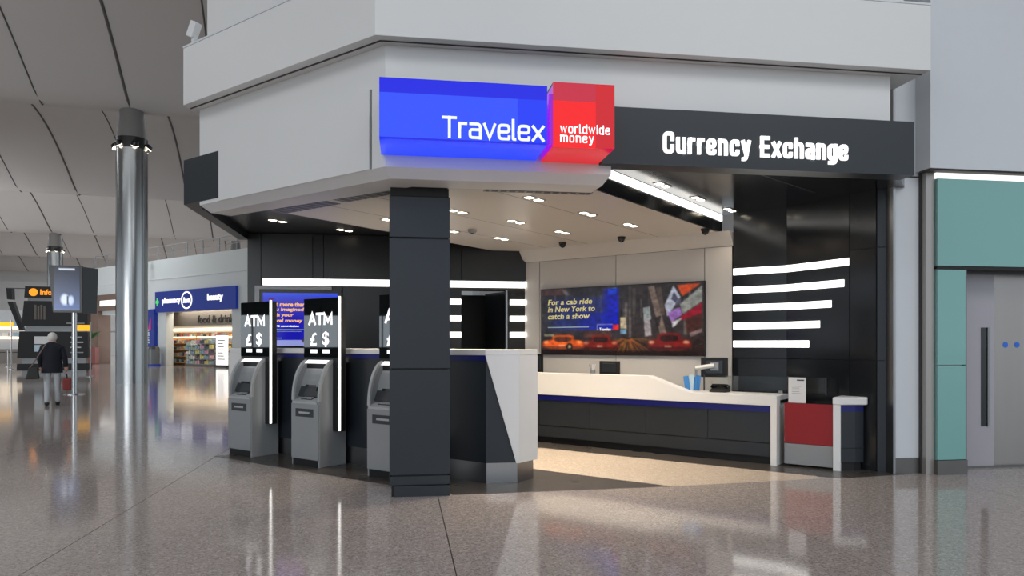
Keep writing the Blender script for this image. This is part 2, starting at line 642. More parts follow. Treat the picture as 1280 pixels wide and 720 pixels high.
MB().prism([(2.86, 7.25), (4.62, 7.42), sd(12.2, 2.9), sd(12.2, 10.0), sd(10.06, 10.0), sd(10.06, 4.5)], -0.01, dz * 0.5).build('floor_zone', 'floor_lit_pool', floor)  # bright pool under the downlights, painted into the floor colour

# ------------------------------------------------------------------ hall roof
RA = math.radians(9.2)
VD = Vector((-math.sin(RA), math.cos(RA), 0))
UD = Vector((math.cos(RA), math.sin(RA), 0))
V0, VP = 30.6, 17.9


def roof_z(v):
    s = abs(math.sin(math.pi * (v - V0) / VP))
    return 10.35 + 3.0 * (math.sqrt(s * s + 0.012) - math.sqrt(0.012))


b = MB()
vs, fs = [], []
us = [-75, -50, -25, 0, 40]
vv_ = [-16 + 0.6 * k for k in range(230)]
for v in vv_:
    for u in us:
        p = UD * u + VD * v
        vs.append((p.x, p.y, roof_z(v)))
nu = len(us)
for j in range(len(vv_) - 1):
    for i in range(nu - 1):
        fs.append((j * nu + i, j * nu + i + 1, (j + 1) * nu + i + 1, (j + 1) * nu + i))
b.add(vs, fs)
ceil = tag(b.build('ceiling', 'roof_white', smooth=True, origin=(0, 0, 10)), 'pale grey undulating roof of the airport hall with diagonal seams', kind='structure')
sol = ceil.modifiers.new('thickness', 'SOLIDIFY')
sol.thickness = 0.25
sol.offset = 1.0 if ceil.data.polygons[0].normal.z > 0 else -1.0
for k in range(-20, 10):
    u = -5.36 + 2.98 * k
    pts = []
    v = 0.0
    while v < 105:
        p = UD * u + VD * v
        pts.append((p.x, p.y, roof_z(v) - 0.01))
        v += 0.9
    MB().tube(pts, 0.028 if k % 2 else 0.05, 4).build('seam', 'seam', ceil)

# far end wall of the hall
P = VD * 108
b = MB(place((P.x, P.y, 0), RA))
b.box(-110, 60, 0, 0.4, 0, 13)
wf = tag(b.build('wall_far', 'fascia_white'), 'pale far end wall of the hall beyond the shops', kind='structure')
for zz in (3.2, 5.6):
    MB(place((P.x, P.y, 0), RA)).box(-110, 60, -0.3, 0, zz, zz + 0.25).build('rail_band', 'fascia_grey', wf)

# unseen banded side wall, added to give the cash machine glass something to reflect
b = MB()
b.box(-62.4, -62.0, -30, 100, 0, 1.2)
b.box(-62.4, -62.0, -30, 100, 4.2, 6.6)
wl = tag(b.build('wall_reflected', 'charcoal'), 'unseen glazed side wall with dark bands, added for reflections in glass', kind='structure')
for k in range(33):
    MB().box(-62.3, -62.1, -30 + k * 4.0, -29.85 + k * 4.0, 1.2, 11.5).build('mullion', 'steel_dark', wl)

# ------------------------------------------------------------------ kiosk canopy, fascia and bulkhead
FY, FS = 6.67, 6.52                     # fascia planes: y = FY on the long side, x + y = FS on the angled side
cx = FS - FY                            # corner x
XL = -2.33


def canopy_poly(off, xl, xr, back):
    """plan outline offset outward by off"""
    fy, fs = FY - off, FS - off * math.sqrt(2)
    return [(xl, back), (xl, fs - xl), (fs - fy, fy), (xr, fy), (xr, back)]


b = MB()
b.prism(canopy_poly(0, XL, 1.98, 9.4)[1:4] + [(1.98, 7.0), (0.05, 7.0), (XL + 0.13, FS - XL + 0.35)], 3.12, 4.24)
b.box(1.98, 4.92, FY, 7.0, 3.50, 4.24)
wfas = tag(b.build('wall_fascia', 'fascia_white'), 'white angled fascia wall above the currency kiosk', kind='structure')
# chamfered bottom edge and its return to the white ceiling
o1 = canopy_poly(0, XL, 1.98, 9)[1:4]
o2 = canopy_poly(-0.10, XL + 0.12, 1.92, 9)[1:4]
vs = [(p[0], p[1], 3.12) for p in o1] + [(p[0], p[1], 3.035) for p in o2]
in2 = [(XL + 0.3, FS - XL + 0.2), (0.1, 7.1), (1.9, 7.1)]
vs += [(p[0], p[1], 3.035) for p in in2] + [(p[0], p[1], 3.12) for p in in2]
fs = []
for a0 in (0, 3, 6):
    fs += [(a0, a0 + 1, a0 + 4, a0 + 3), (a0 + 1, a0 + 2, a0 + 5, a0 + 4)]
fs += [(9, 10, 1, 0), (10, 11, 2, 1), (0, 3, 6, 9), (2, 5, 8, 11)]
MB().add(vs, fs).build('chamfer', 'fascia_white', wfas)
# vertical joint near the corner
jx = cx - 0.13
MB(frame((jx, FS - jx, 0), D45)).box(-0.006, 0.006, 3.12, 3.86, -0.005, 0.003).build('joint', 'shadow_gap', wfas)
# thicker lower panel of the angled side
pA = Vector((-2.04, FS + 2.04, 0))
pB = Vector((jx - 0.01, FS - jx + 0.01, 0))
L = (pB - pA).length
MB(frame((pA.x, pA.y, 0), D45)).box(0, L, 3.12, 3.86, -0.02, 0.014).build('panel', 'fascia_white', wfas)

b = MB()
o1 = canopy_poly(0.20, -2.47, 5.22, 9)[1:4]
o2 = canopy_poly(-0.35, -2.36, 5.22, 9)[1:4]
b.prism(o1 + o2[::-1], 4.23, 4.88)
trim = tag(b.build('trim_1', 'fascia_white', bevel=0.004), 'projecting white band running above the fascia of the kiosk', kind='structure')
g1 = canopy_poly(0.10, -2.42, 5.2, 9)[1:4]
g2 = canopy_poly(0.085, -2.42, 5.2, 9)[1:4]
MB().prism(g1 + g2[::-1], 4.222, 4.232).build('shadow_line', 'shadow_gap', trim)
MB().prism(canopy_poly(0.205, -2.475, 5.22, 9)[1:4] + canopy_poly(0.10, -2.43, 5.22, 9)[1:4][::-1], 4.88, 4.90).build('coping', 'fascia_grey', trim)
b = MB()
b.prism(canopy_poly(-0.30, -2.36, 5.3, 9.5)[1:4] + canopy_poly(-0.6, -2.3, 5.3, 9.5)[1:4][::-1], 4.6, 8.2)
tag(b.build('wall_upper', 'fascia_white'), 'upper white wall stepped back above the projecting band', kind='structure')
# small floodlight on the band
fl_ = thing('floodlight', 'small white floodlight standing on the band at the angled end', 'light', (-2.33, 8.62, 4.90), math.radians(-30))
M0 = WM[fl_.name]
MB(M0).box(-0.02, 0.02, -0.02, 0.02, 0, 0.10).build('bracket', 'fascia_grey', fl_)
MB(M0 @ Matrix.Translation((0, 0, 0.16)) @ Matrix.Rotation(math.radians(25), 4, 'Y')).box(-0.045, 0.045, -0.05, 0.05, -0.09, 0.09).build('housing', 'fascia_white', fl_, bevel=0.01)

# dark fascia board at the far end of the angled side
bl = MB()
a0, a1 = Vector((-2.57, FS + 2.57 - 0.01)), Vector((-2.045, FS + 2.045 - 0.01))
bl.prism([(a0.x, a0.y), (a1.x, a1.y), (a1.x + 0.14, a1.y + 0.14), (-2.42, a0.y + 0.2), (-2.42, 12.0), (-2.56, 12.0)], 3.16, 3.69)
tag(bl.build('trim_2', 'charcoal'), 'plain charcoal fascia board wrapping the far end of the kiosk', kind='structure')

# white kiosk ceiling with cove
DL, DR = 10.25, 5.1
b = MB()
b.prism([sd(7.15, DL), sd(7.15, 7.1), (1.9, 7.0), sd(14.0, DR), sd(14.0, DL + 0.2)], 3.06, 3.26)
ck = tag(b.build('ceiling_kiosk', 'ceiling_warm'), 'white panelled ceiling inside the kiosk with downlights', kind='structure')
for d_ in (6.35, 8.05, 9.15):
    p0, p1 = sd(7.4, d_), sd(13.8, d_)
    MB(frame((p0[0], p0[1], 3.06), (R2, R2))).box(0, (13.8 - 7.4) * R2, -0.0008, 0.01, -0.003, 0.003).build('joint', 'shadow_gap', ck)
# cove along the picture wall
Lw = (9.92 - 4.88) * R2
b = MB(frame(sd(14.0, 9.92) + (0,), D45))
b.add([(0, 2.87, 0.012), (Lw, 2.87, 0.012), (0, 3.06, 0.16), (Lw, 3.06, 0.16), (0, 3.06, -0.05), (Lw, 3.06, -0.05), (0, 2.87, -0.05), (Lw, 2.87, -0.05)],
      [(0, 1, 3, 2), (2, 3, 5, 4), (4, 5, 7, 6), (6, 7, 1, 0), (0, 2, 4, 6), (1, 7, 5, 3)])
b.build('cove', 'poster_wall', ck)
# step face towards the dark ceiling with the linear light
b = MB(frame(sd(8.70, DR - 0.004) + (0,), (R2, R2)))
b.box(0, 5.28 * R2, 3.06, 3.31, -0.03, 0.0)
b.build('step_face', 'charcoal_gloss', ck)
MB(frame(sd(8.72, DR - 0.004) + (0,), (R2, R2))).box(0, 5.2 * R2, 3.215, 3.30, 0.0, 0.02).build('light_strip', 'glow_white', ck)

b = MB()
b.prism([(1.72, 6.82), (5.1, 6.82), (5.75, 7.55), (5.75, 8.3), sd(14.0, 3.6), sd(14.0, DR)], 3.31, 3.45)
cd = tag(b.build('ceiling_dark', 'charcoal_gloss'), 'glossy dark soffit behind the black fascia sign', kind='structure')
MB(frame((3.5, 7.0, 3.31), (0.82, 0.57))).box(0, 1.7, -0.003, 0.01, -0.006, 0.006).build('joint', 'black_soft', cd)
b = MB()
b.prism([(-2.42, 9.05), sd(6.9, DL - 0.1), sd(14.0, DL - 0.1), (2.05, 11.98), (-2.42, 11.98)], 3.27, 3.42)
tag(b.build('ceiling_black', 'black_panel'), 'black soffit over the cash machine side of the kiosk', kind='structure')

# ------------------------------------------------------------------ kiosk walls
# black back wall
BY = 11.95
b = MB()
b.box(-2.42, 0.98, BY, BY + 0.25, 0, 3.40)
b.box(1.74, 2.06, BY, BY + 0.25, 0, 3.40)
b.box(0.98, 1.74, BY, BY + 0.25, 2.40, 3.40)
b.box(0.98, 1.74, BY + 1.3, BY + 1.35, 0, 2.40)
b.box(0.93, 0.98, BY + 0.25, BY + 1.3, 0, 2.40)
b.box(1.74, 1.79, BY + 0.25, BY + 1.3, 0, 2.40)
wb = tag(b.build('wall_back', 'black_soft'), 'black panelled back wall with white light lines and open doorway', kind='structure')
for (x0, x1, z0, z1) in ((-2.42, -2.22, 0, 3.26), (-2.21, -1.42, 2.56, 3.26), (-1.41, -1.25, 2.56, 3.26), (-1.24, 0.10, 2.56, 3.26), (0.11, 0.97, 2.56, 3.26), (0.98, 2.06, 2.56, 3.26),
                         (-2.21, -0.95, 0, 2.42), (-0.94, 0.10, 0, 2.42), (0.11, 0.97, 0, 2.42)):
    MB().box(x0, x1, BY - 0.025, BY, z0, z1).build('panel', 'black_panel', wb)
MB().box(-2.19, 2.06, BY - 0.045, BY - 0.0, 2.44, 2.545).build('light_strip', 'glow_white', wb)
for z_ in (1.61, 1.88, 2.155):
    MB().box(0.30, 0.97, BY - 0.045, BY - 0.0, z_, z_ + 0.09).build('light_strip', 'glow_white', wb)
    MB().box(1.79, 2.06, BY - 0.045, BY - 0.0, z_, z_ + 0.09).build('light_strip', 'glow_white', wb)
d1 = thing('door_1', 'narrow steel edged dark door leaf standing open in the black wall', None, (1.73, BY, 0), 0, kind='structure')
MB().box(1.715, 1.745, BY - 0.05, BY + 0.0, 0, 2.40).build('frame', 'steel', d1)
MB(place((1.72, BY, 0), math.radians(112))).box(0.0, 0.72, -0.04, 0, 0, 2.38).build('leaf', 'charcoal_gloss', d1)

# picture wall (45 degrees)
WS = 14.0
b = MB(frame(sd(WS, 9.92) + (0,), D45))
Lw = (9.92 - 4.90) * R2
b.box(0, Lw, 0, 3.06, -0.2, -0.012)
wp = tag(b.build('wall_picture', 'shadow_gap'), 'pale grey panelled wall behind the service counter', kind='structure')
F = frame(sd(WS, 9.92) + (0,), D45)
cuts = [0.0, 0.31, 1.73, 3.15, Lw]
for k in range(4):
    MB(F).box(cuts[k] + 0.006, cuts[k + 1] - 0.006, 0, 2.865, -0.012, 0.0).build('panel', 'poster_wall', wp)

# striped dark wall: 45 degree part then turning towards the hall
s0 = Vector(sd(WS, 4.88))
s1 = Vector((5.075, 8.925))
s2 = Vector((5.38, 8.02))
s3 = Vector((5.52, 7.72))
s4 = Vector((5.70, 7.64))
b = MB()
b.prism([s0, s1, s2, s3, s4, (5.75, 7.66), (5.75, 8.9), (5.2, 9.3), (4.75, 9.75)], 0, 3.32)
ws = tag(b.build('wall_striped', 'black_soft'), 'glossy black wall with five white light bars beside the counter', kind='structure')
segs = [(s0, s1), (s1, s2), (s2, s3), (s3, s4)]
zc = [(0, 1.30), (1.31, 2.62), (2.63, 3.31)]
for k, (a, c) in enumerate(segs):
    d_ = c - a
    Fk = frame((a.x, a.y, 0), d_)
    for (z0, z1) in ([(0, 1.30), (1.31, 3.31)] if k < 2 else [(0, 1.30), (1.31, 2.63), (2.64, 3.31)]):
        MB(Fk).box(0.004, d_.length - 0.004, z0, z1, -0.01, 0.012).build('panel', 'charcoal_gloss' if k < 3 else 'charcoal', ws)
ends = [1.00, 0.93, 0.74, 0.56, 0.385]
for k, z_ in enumerate([2.455, 2.20, 1.955, 1.705, 1.455]):
    for q in (0, 1):
        a, c = segs[q]
        d_ = c - a
        ln = d_.length if q == 0 else d_.length * ends[k]
        MB(frame((a.x, a.y, 0), d_)).box(0.006, ln - 0.006, z_, z_ + 0.09, 0.012, 0.022).build('light_bar', 'glow_white', ws)

# ------------------------------------------------------------------ free standing dark pillar
pl = thing('pillar_kiosk', 'square charcoal panel clad pillar at the corner of the kiosk', None, (0.175, 7.435, 0), 0, kind='structure')
MB().box(-0.10, 0.45, 7.16, 7.71, 0, 3.06).build('core', 'black_soft', pl)
for (z0, z1) in ((0.115, 0.20), (0.215, 1.245), (1.26, 2.535), (2.55, 2.95)):
    MB().box(-0.12, 0.47, 7.14, 7.73, z0, z1).build('panel', 'charcoal', pl, bevel=0.003)
MB().box(-0.11, 0.46, 7.15, 7.72, 2.955, 3.035).build('collar', 'black_soft', pl)
MB().box(-0.075, 0.47, 7.135, 7.71, 0.0, 0.105).build('plinth', 'charcoal', pl)

# ------------------------------------------------------------------ building at the lift
b = MB()
b.box(5.63, 5.94, 7.56, 7.9, 0.18, 4.7)
pr = tag(b.build('pillar_white', 'fascia_grey'), 'narrow pale pillar between the kiosk and the lift', kind='structure')
MB().box(5.60, 5.63, 7.54, 7.9, 0, 4.7).build('edge_trim', 'steel', pr)
MB().box(5.63, 5.94, 7.545, 7.9, 0.0, 0.18).build('base', 'steel_dark', pr)
MB().box(5.63, 5.94, 7.55, 7.56, 3.43, 3.445).build('joint', 'shadow_gap', pr)
MB().box(5.94, 5.955, 7.53, 7.9, 0.0, 4.7).build('joint', 'shadow_gap', pr)
b = MB()
b.box(5.955, 6.06, 7.46, 7.9, 0.0, 3.47)
tag(b.build('trim_3', 'jamb'), 'brushed steel jamb strip beside the teal glass', kind='structure')
b = MB()
b.box(5.90, 16, 7.32, 9.0, 3.49, 8.2)
wr = tag(b.build('wall_right', 'fascia_grey'), 'grey wall over the lift entrance', kind='structure')
MB().box(5.90, 16, 7.34, 7.5, 3.47, 3.49).build('shadow_line', 'shadow_gap', wr)

lt = thing('door_2', 'lift entrance with teal glass surround and steel doors', None, (7.6, 7.6, 0), 0, kind='structure')
MB().box(6.07, 12, 7.42, 7.46, 2.40, 3.40).build('glass_panel', 'teal_glass', lt)
MB().box(6.07, 12, 7.44, 7.47, 3.40, 3.47).build('light_strip', 'glow_soft', lt)
MB().box(6.07, 12, 7.425, 7.5, 2.36, 2.395).build('transom', 'black_soft', lt)
MB().box(6.07, 6.43, 7.42, 7.46, 1.262, 2.355).build('glass_panel', 'teal_glass', lt)
MB().box(6.07, 6.43, 7.42, 7.46, 0.17, 1.252).build('glass_panel', 'teal_glass', lt)
MB().box(6.055, 6.44, 7.40, 7.74, 0.0, 0.165).build('base', 'steel_dark', lt)
MB().box(6.08, 6.42, 7.46, 7.9, 0.165, 3.4).build('pier', 'fascia_grey', lt)
MB().box(6.43, 6.445, 7.42, 7.78, 0.0, 2.36).build('edge_trim', 'steel_dark', lt)
wallp = MB().box(6.445, 7.13, 7.78, 7.83, 0.02, 2.37).build('panel', 'lift_grey', lt)
MB().box(6.95, 7.03, 7.775, 7.785, 0.50, 1.70).build('slot', 'black_gloss', wallp)
MB().box(7.03, 7.06, 7.76, 7.785, 0.50, 1.70).build('slot_edge', 'silver', wallp)
for k in range(2):
    x0 = 7.14 + k * 0.60
    lf = MB().box(x0, x0 + 0.592, 7.795, 7.83, 0.02, 2.34).build('door_leaf', 'steel_door', lt)
MB().box(8.34, 12, 7.78, 7.83, 0.02, 2.37).build('panel', 'lift_grey', lt)
MB().box(6.445, 12, 7.74, 7.9, 0.0, 0.02).build('threshold', 'steel_dark', lt)
MB().box(6.445, 12, 7.77, 7.9, 2.34, 2.60).build('lintel', 'steel_dark', lt)
for x_ in (7.30, 7.46):
    MB(Matrix.Translation((x_, 7.795, 1.49)) @ Matrix.Rotation(math.radians(90), 4, 'X')).lathe([(0.035, 0), (0.035, 0.004)], 16).build('sticker', 'sticker_blue' if 'sticker_blue' in MATS else mat('sticker_blue', (40, 110, 220), 0.4).name, lt)

# =================================================================== SIGNS ON THE FASCIA
cs = thing('fascia_sign', 'long charcoal sign reading Currency Exchange in white letters', 'sign', (3.45, 6.62, 3.20))
MB().box(1.86, 5.12, 6.58, 6.66, 3.205, 3.745).build('board', 'charcoal', cs)
MB().box(1.86, 5.12, 6.66, 6.80, 3.205, 3.31).build('return', 'charcoal', cs)
square_text('lettering', 'Currency Exchange', frame((2.462, 6.58, 3.322), (1, 0)), 1.92, 0.205, 'glow_text', cs, 0.02, 0.165, 0.56)

bs = thing('blue_box_sign', 'glowing blue box sign with white lettering on the white fascia', 'sign', (0.53, 6.4, 3.22))
x0, x1, y0, y1, z0, z1 = -0.187, 1.245, 6.12, 6.665, 3.225, 3.735
MB().box(x0, x1 - 0.26, y0, y0 + 0.02, z0 + 0.012, z1 - 0.125).build('face_panel', 'blue_mid', bs)
MB().box(x1 - 0.26, x1, y0, y0 + 0.02, z0 + 0.012, z1 - 0.125).build('face_panel', 'blue_lit', bs)
MB().box(x0, x1, y0, y0 + 0.02, z1 - 0.125, z1).build('top_band', 'blue_deep', bs)
MB().box(x0, x1, y0 + 0.004, y0 + 0.02, z0, z0 + 0.012).build('edge_line', 'blue_deep', bs)
MB().box(x0, x1, y0 + 0.02, y1, z0, z0 + 0.02).build('underside', 'blue_under', bs)
MB().box(x0, x1, y0 + 0.02, y1, z1 - 0.02, z1).build('cover', 'charcoal', bs)
MB().box(x0, x0 + 0.02, y0 + 0.02, y1, z0 + 0.02, z1 - 0.02).build('side_panel', 'blue_band', bs)
MB().box(x1 - 0.02, x1, y0 + 0.02, y1, z0 + 0.02, z1 - 0.02).build('side_panel', 'blue_lit', bs)
square_text('lettering', 'Travelex', frame((0.335, y0, 3.248), (1, 0)), 0.885, 0.185, 'glow_lilac', bs, 0.008, 0.125, 0.24)

rs = thing('red_box_sign', 'glowing red box sign with two lines of white lettering', 'sign', (1.57, 6.4, 3.2))
x0, x1, y0, y1, z0, z1 = 1.297, 1.848, 6.12, 6.665, 3.215, 3.775
MB().box(x0, x1 - 0.17, y0, y0 + 0.02, z0, z1 - 0.16).build('face_panel', 'red_lit', rs)
MB().box(x1 - 0.17, x1, y0, y0 + 0.02, z0, z1 - 0.16).build('face_panel', 'red_edge', rs)
MB().box(x0, x1 - 0.17, y0, y0 + 0.02, z1 - 0.16, z1).build('top_band', 'red_pale', rs)
MB().box(x1 - 0.17, x1, y0, y0 + 0.02, z1 - 0.16, z1).build('top_band', 'red_edge', rs)
MB().box(x0, x1, y0 + 0.02, y1, z0, z0 + 0.02).build('underside', 'red_edge', rs)
MB().box(x0, x1, y0 + 0.02, y1, z1 - 0.02, z1).build('cover', 'charcoal', rs)
MB().box(x0, x0 + 0.02, y0 + 0.02, y1, z0 + 0.02, z1 - 0.02).build('side_panel', 'violet_lit', rs)
MB().box(x0 - 0.03, x0, y0 + 0.01, y0 + 0.05, z0 + 0.02, z1 - 0.10).build('side_fin', 'violet_lit', rs)
MB().box(x1 - 0.02, x1, y0 + 0.02, y1, z0 + 0.02, z1 - 0.02).build('side_panel', 'red_edge', rs)
square_text('lettering', 'worldwide', frame((1.36, y0, 3.335), (1, 0)), 0.445, 0.080, 'glow_text', rs, 0.008, 0.11, 0.42)
square_text('lettering', 'money', frame((1.36, y0, 3.255), (1, 0)), 0.30, 0.080, 'glow_text', rs, 0.008, 0.11, 0.42)

# =================================================================== CEILING FITTINGS


def downlight(name, label, x, y, z, group, power):
    t = thing(name, label, 'light', (x, y, z), -RZ45, group)
    M_ = WM[t.name]
    MB(M_).box(-0.15, 0.15, -0.055, 0.055, -0.006, 0.0).build('frame', 'silver', t)
    for s_ in (-1, 1):
        MB(M_).box(s_ * 0.085 - 0.045, s_ * 0.085 + 0.045, -0.035, 0.035, -0.010, -0.005).build('lens', 'glow_lamp', t)
    d = bpy.data.lights.new('downlight_beam', 'SPOT')
    d.energy, d.spot_size, d.spot_blend, d.shadow_soft_size = power, math.radians(125), 0.9, 0.08
    d.color = (1.0, 0.86, 0.68)
    o = bpy.data.objects.new('downlight_beam', d)
    COL.objects.link(o)
    o.location = (x, y, z - 0.03)
    return t


GL = 'twin downlights in the white kiosk ceiling'
for lab, x, y in (
        ('twin downlight in the white ceiling right below the red box sign', 1.40, 7.59),
        ('twin downlight second from the red sign in the row along the bright strip', 2.20, 8.38),
        ('twin downlight at the picture wall end of the row along the bright strip', 2.96, 9.08),
        ('twin downlight in the middle row nearest the charcoal pillar', 0.65, 8.46),
        ('twin downlight in the centre of the white ceiling, second of the middle row', 1.44, 9.06),
        ('twin downlight of the middle row above the picture wall corner', 2.21, 9.81),
        ('twin downlight seen just beside the pillar towards the cash machines', -0.13, 9.20),
        ('twin downlight beside the smoke detector, close to the black soffit', 0.66, 9.92),
        ('twin downlight over the black doorway at the edge of the white ceiling', 1.45, 10.54)):
    downlight('ceiling_downlight', lab, x, y, 3.06, GL, 118)
for lab, x, y in (
        ('twin downlight in the black soffit above the blue advert screen', -1.76, 10.72),
        ('twin downlight in the black soffit between blue screen and charcoal pillar', -0.88, 11.45)):
    downlight('ceiling_downlight', lab, x, y, 3.27, 'twin downlights in the black soffit', 20)
for lab, x, y in (
        ('twin downlight in the dark soffit closest to the hanging sign', 2.93, 7.83),
        ('twin downlight in the dark soffit beside the middle of the bright strip', 3.64, 8.50),
        ('twin downlight in the dark soffit at the striped wall', 4.37, 9.15)):
    downlight('ceiling_downlight', lab, x, y, 3.31, 'twin downlights in the dark soffit', 20)

dc = None
for lab, x, y in (('black dome camera on the ceiling over the blue half of the picture', 2.44, 10.81),
                  ('black dome camera on the ceiling over the middle of the picture', 3.16, 10.12),
                  ('black dome camera on the ceiling by the striped wall end', 4.06, 9.24)):
    t = thing('dome_camera', lab, 'camera', (x, y, 3.06), 0, 'dome cameras above the counter')
    M_ = WM[t.name]
    MB(M_).lathe([(0.055, -0.03), (0.06, 0.0)], 16).build('mount', 'black_soft', t)
    MB(M_).lathe([(0.005, -0.085), (0.03, -0.075), (0.045, -0.055), (0.05, -0.03)], 16).build('dome', 'black_gloss', t, smooth=True)
t = thing('smoke_detector', 'small grey smoke detector on the white ceiling beside the pillar', 'detector', (0.95, 9.79, 3.06))
MB(WM[t.name]).lathe([(0.04, -0.05), (0.06, -0.03), (0.065, 0)], 16).build('housing', 'silver', t)
MB(WM[t.name]).lathe([(0.02, -0.062), (0.025, -0.05)], 12).build('sensor', 'atm_dark', t)


def vent(label, x, y, rz, w, d, n):
    t = thing('air_vent', label, 'vent', (x, y, 3.06), rz, 'air vents in the kiosk ceiling')
    M_ = WM[t.name]
    MB(M_).box(-w / 2, w / 2, -d / 2, d / 2, -0.006, 0.0).build('frame', 'silver', t)
    MB(M_).box(-w / 2 + 0.02, w / 2 - 0.02, -d / 2 + 0.015, d / 2 - 0.015, -0.008, -0.005).build('opening', 'atm_dark', t)
    for k in range(n):
        xx = -w / 2 + 0.02 + (w - 0.04) * (k + 0.5) / n
        MB(M_).box(xx - 0.012, xx + 0.012, -d / 2 + 0.015, d / 2 - 0.015, -0.012, -0.007).build('slat', 'silver', t)
    return t


vent('long slotted air vent in the ceiling behind the sign boxes', 1.38, 7.24, 0, 1.12, 0.12, 12)
vent('grey air vent in the ceiling between the pillar and the angled fascia', -0.42, 7.72, RZ45, 0.80, 0.26, 6)
vent('grey air vent in the ceiling above the middle cash machine', -1.12, 8.46, RZ45, 1.0, 0.26, 8)

# =================================================================== ATM DESK
DZ = 1.44
dk = thing('service_desk', 'tall charcoal desk behind the cash machines with white top and ends', 'desk', sd(8.95, 9.5) + (0,), 0)
fr = 8.55
c1, c2, c3 = (0.885, 7.665), (1.25, 7.665), (1.50, 7.915)
lend = sd(fr, 13.55)
lbk = sd(9.42, 13.55)
outl = [lend, c1, c2, c3, lbk]


def inset(poly, d):
    """inward offset of a convex polygon given counter-clockwise"""
    n = len(poly)
    out = []
    for i in range(n):
        p0, p1, p2 = Vector(poly[i - 1]), Vector(poly[i]), Vector(poly[(i + 1) % n])
        e1, e2 = (p1 - p0).normalized(), (p2 - p1).normalized()
        n1, n2 = Vector((-e1.y, e1.x)), Vector((-e2.y, e2.x))
        k = d / max(0.2, 1 + n1.dot(n2))
        out.append(tuple(p1 + (n1 + n2) * k))
    return out


MB().prism(inset(outl, 0.02), 0.22, 1.36).build('body', 'charcoal', dk)
MB().prism(inset(outl, 0.035), 0.0, 0.22).build('plinth', 'steel', dk)
MB().prism(outl, 1.378, DZ).build('worktop', 'white_top', dk, bevel=0.006)
MB().prism(inset(outl, 0.008), 1.318, 1.378).build('blue_band', 'blue_band', dk)
# white slanted end: facet c1-c2 and end c2-c3
Fe = frame((c1[0], c1[1], 0), (1, 0))
b = MB(Fe)
w_ = c2[0] - c1[0]
b.add([(0, 1.378, 0.004), (w_ - 0.03, 0.215, 0.004), (w_, 0.215, 0.004), (w_, 1.378, 0.004), (0, 1.378, -0.03), (w_ - 0.03, 0.215, -0.03), (w_, 0.215, -0.03), (w_, 1.378, -0.03)],
      [(0, 1, 2, 3), (4, 7, 6, 5), (0, 4, 5, 1), (1, 5, 6, 2), (2, 6, 7, 3), (3, 7, 4, 0)])
b.build('end_panel', 'white_top', dk)
e_ = Vector(c3) - Vector(c2)
MB(frame((c2[0], c2[1], 0), e_)).box(0, e_.length, 0.215, 1.378, -0.03, 0.0).build('end_panel', 'white_top', dk)
# white panel at the far end
Ff = frame(lend + (0,), D45)
b = MB(Ff)
b.add([(0, 0.215, 0.004), (0.10, 0.215, 0.004), (0.42, 1.378, 0.004), (0, 1.378, 0.004), (0, 0.215, -0.03), (0.10, 0.215, -0.03), (0.42, 1.378, -0.03), (0, 1.378, -0.03)],
      [(0, 1, 2, 3), (4, 7, 6, 5), (0, 4, 5, 1), (1, 5, 6, 2), (2, 6, 7, 3), (3, 7, 4, 0)])
b.build('end_panel', 'white_top', dk)

# =================================================================== CASH MACHINES
ATM_LABELS = ['grey cash machine farthest from the pillar, beside the shop view', 'grey cash machine in the middle of the three, seen whole', 'grey cash machine half hidden behind the charcoal pillar']


def curve_prof(off, z0, z1, y0, y1, n=8):
    """quarter-ellipse front edge from (y0,z0) up to (y1,z1)"""
    pts = []
    for k in range(n + 1):
        a = math.pi / 2 * k / n
        pts.append((y0 + (y1 - y0) * (1 - math.cos(a)) + off, z0 + (z1 - z0) * math.sin(a)))
    return pts


atm = thing('cash_machine', ATM_LABELS[0], 'atm', (0, 0, 0), 0, 'cash machines along the desk')
Wd = 0.265
BK = 0.425
# cabinet
prof = [(0.015, 0.07), (0.015, 0.74)] + [(0.05, 0.75)] + curve_prof(0.07, 0.78, 1.25, 0.04, 0.24) + [(BK, 1.27), (BK, 0.0), (0.05, 0.0), (0.05, 0.07)]
bd = MB().prism_x(prof, -Wd + 0.03, Wd - 0.03).build('cabinet', 'atm_grey', atm)
for s_ in (-1, 1):
    outer = [(0.012, 0.0), (0.012, 0.78)] + curve_prof(0.0, 0.80, 1.305, 0.012, 0.26) + [(BK, 1.31), (BK, 0.0)]
    xa = s_ * Wd
    xb = s_ * (Wd - 0.032)
    ck_ = MB().prism_x(outer, min(xa, xb), max(xa, xb)).build('cheek', 'atm_grey', atm, bevel=0.004)
    rim = curve_prof(-0.006, 0.80, 1.311, 0.012, 0.26, 10)
    rin = curve_prof(0.022, 0.80, 1.285, 0.012, 0.26, 10)
    MB().prism_x(rim + rin[::-1], min(xa, xb) - 0.003, max(xa, xb) + 0.003).build('rim', 'atm_light', ck_)
dr = MB().box(-Wd + 0.006, Wd - 0.006, -0.004, 0.02, 0.085, 0.765).build('door', 'atm_grey', atm, bevel=0.006)
MB().box(-0.17, 0.17, -0.009, -0.003, 0.605, 0.705).build('slot_plate', 'atm_dark', dr, bevel=0.004)
MB().box(-0.10, 0.10, -0.012, -0.008, 0.645, 0.668).build('slot', 'atm_light', dr)
MB().box(-Wd + 0.03, Wd - 0.03, 0.006, 0.06, 0.0, 0.08).build('plinth', 'black_soft', atm)
sh = MB().prism_x([(-0.006, 0.765), (-0.006, 0.79), (0.15, 0.855), (0.15, 0.765)], -Wd + 0.032, Wd - 0.032).build('shelf', 'atm_light', atm)
Ms = Matrix.Translation((0.0, 0.0, 0.79)) @ Matrix.Rotation(math.atan2(0.065, 0.156), 4, 'X')
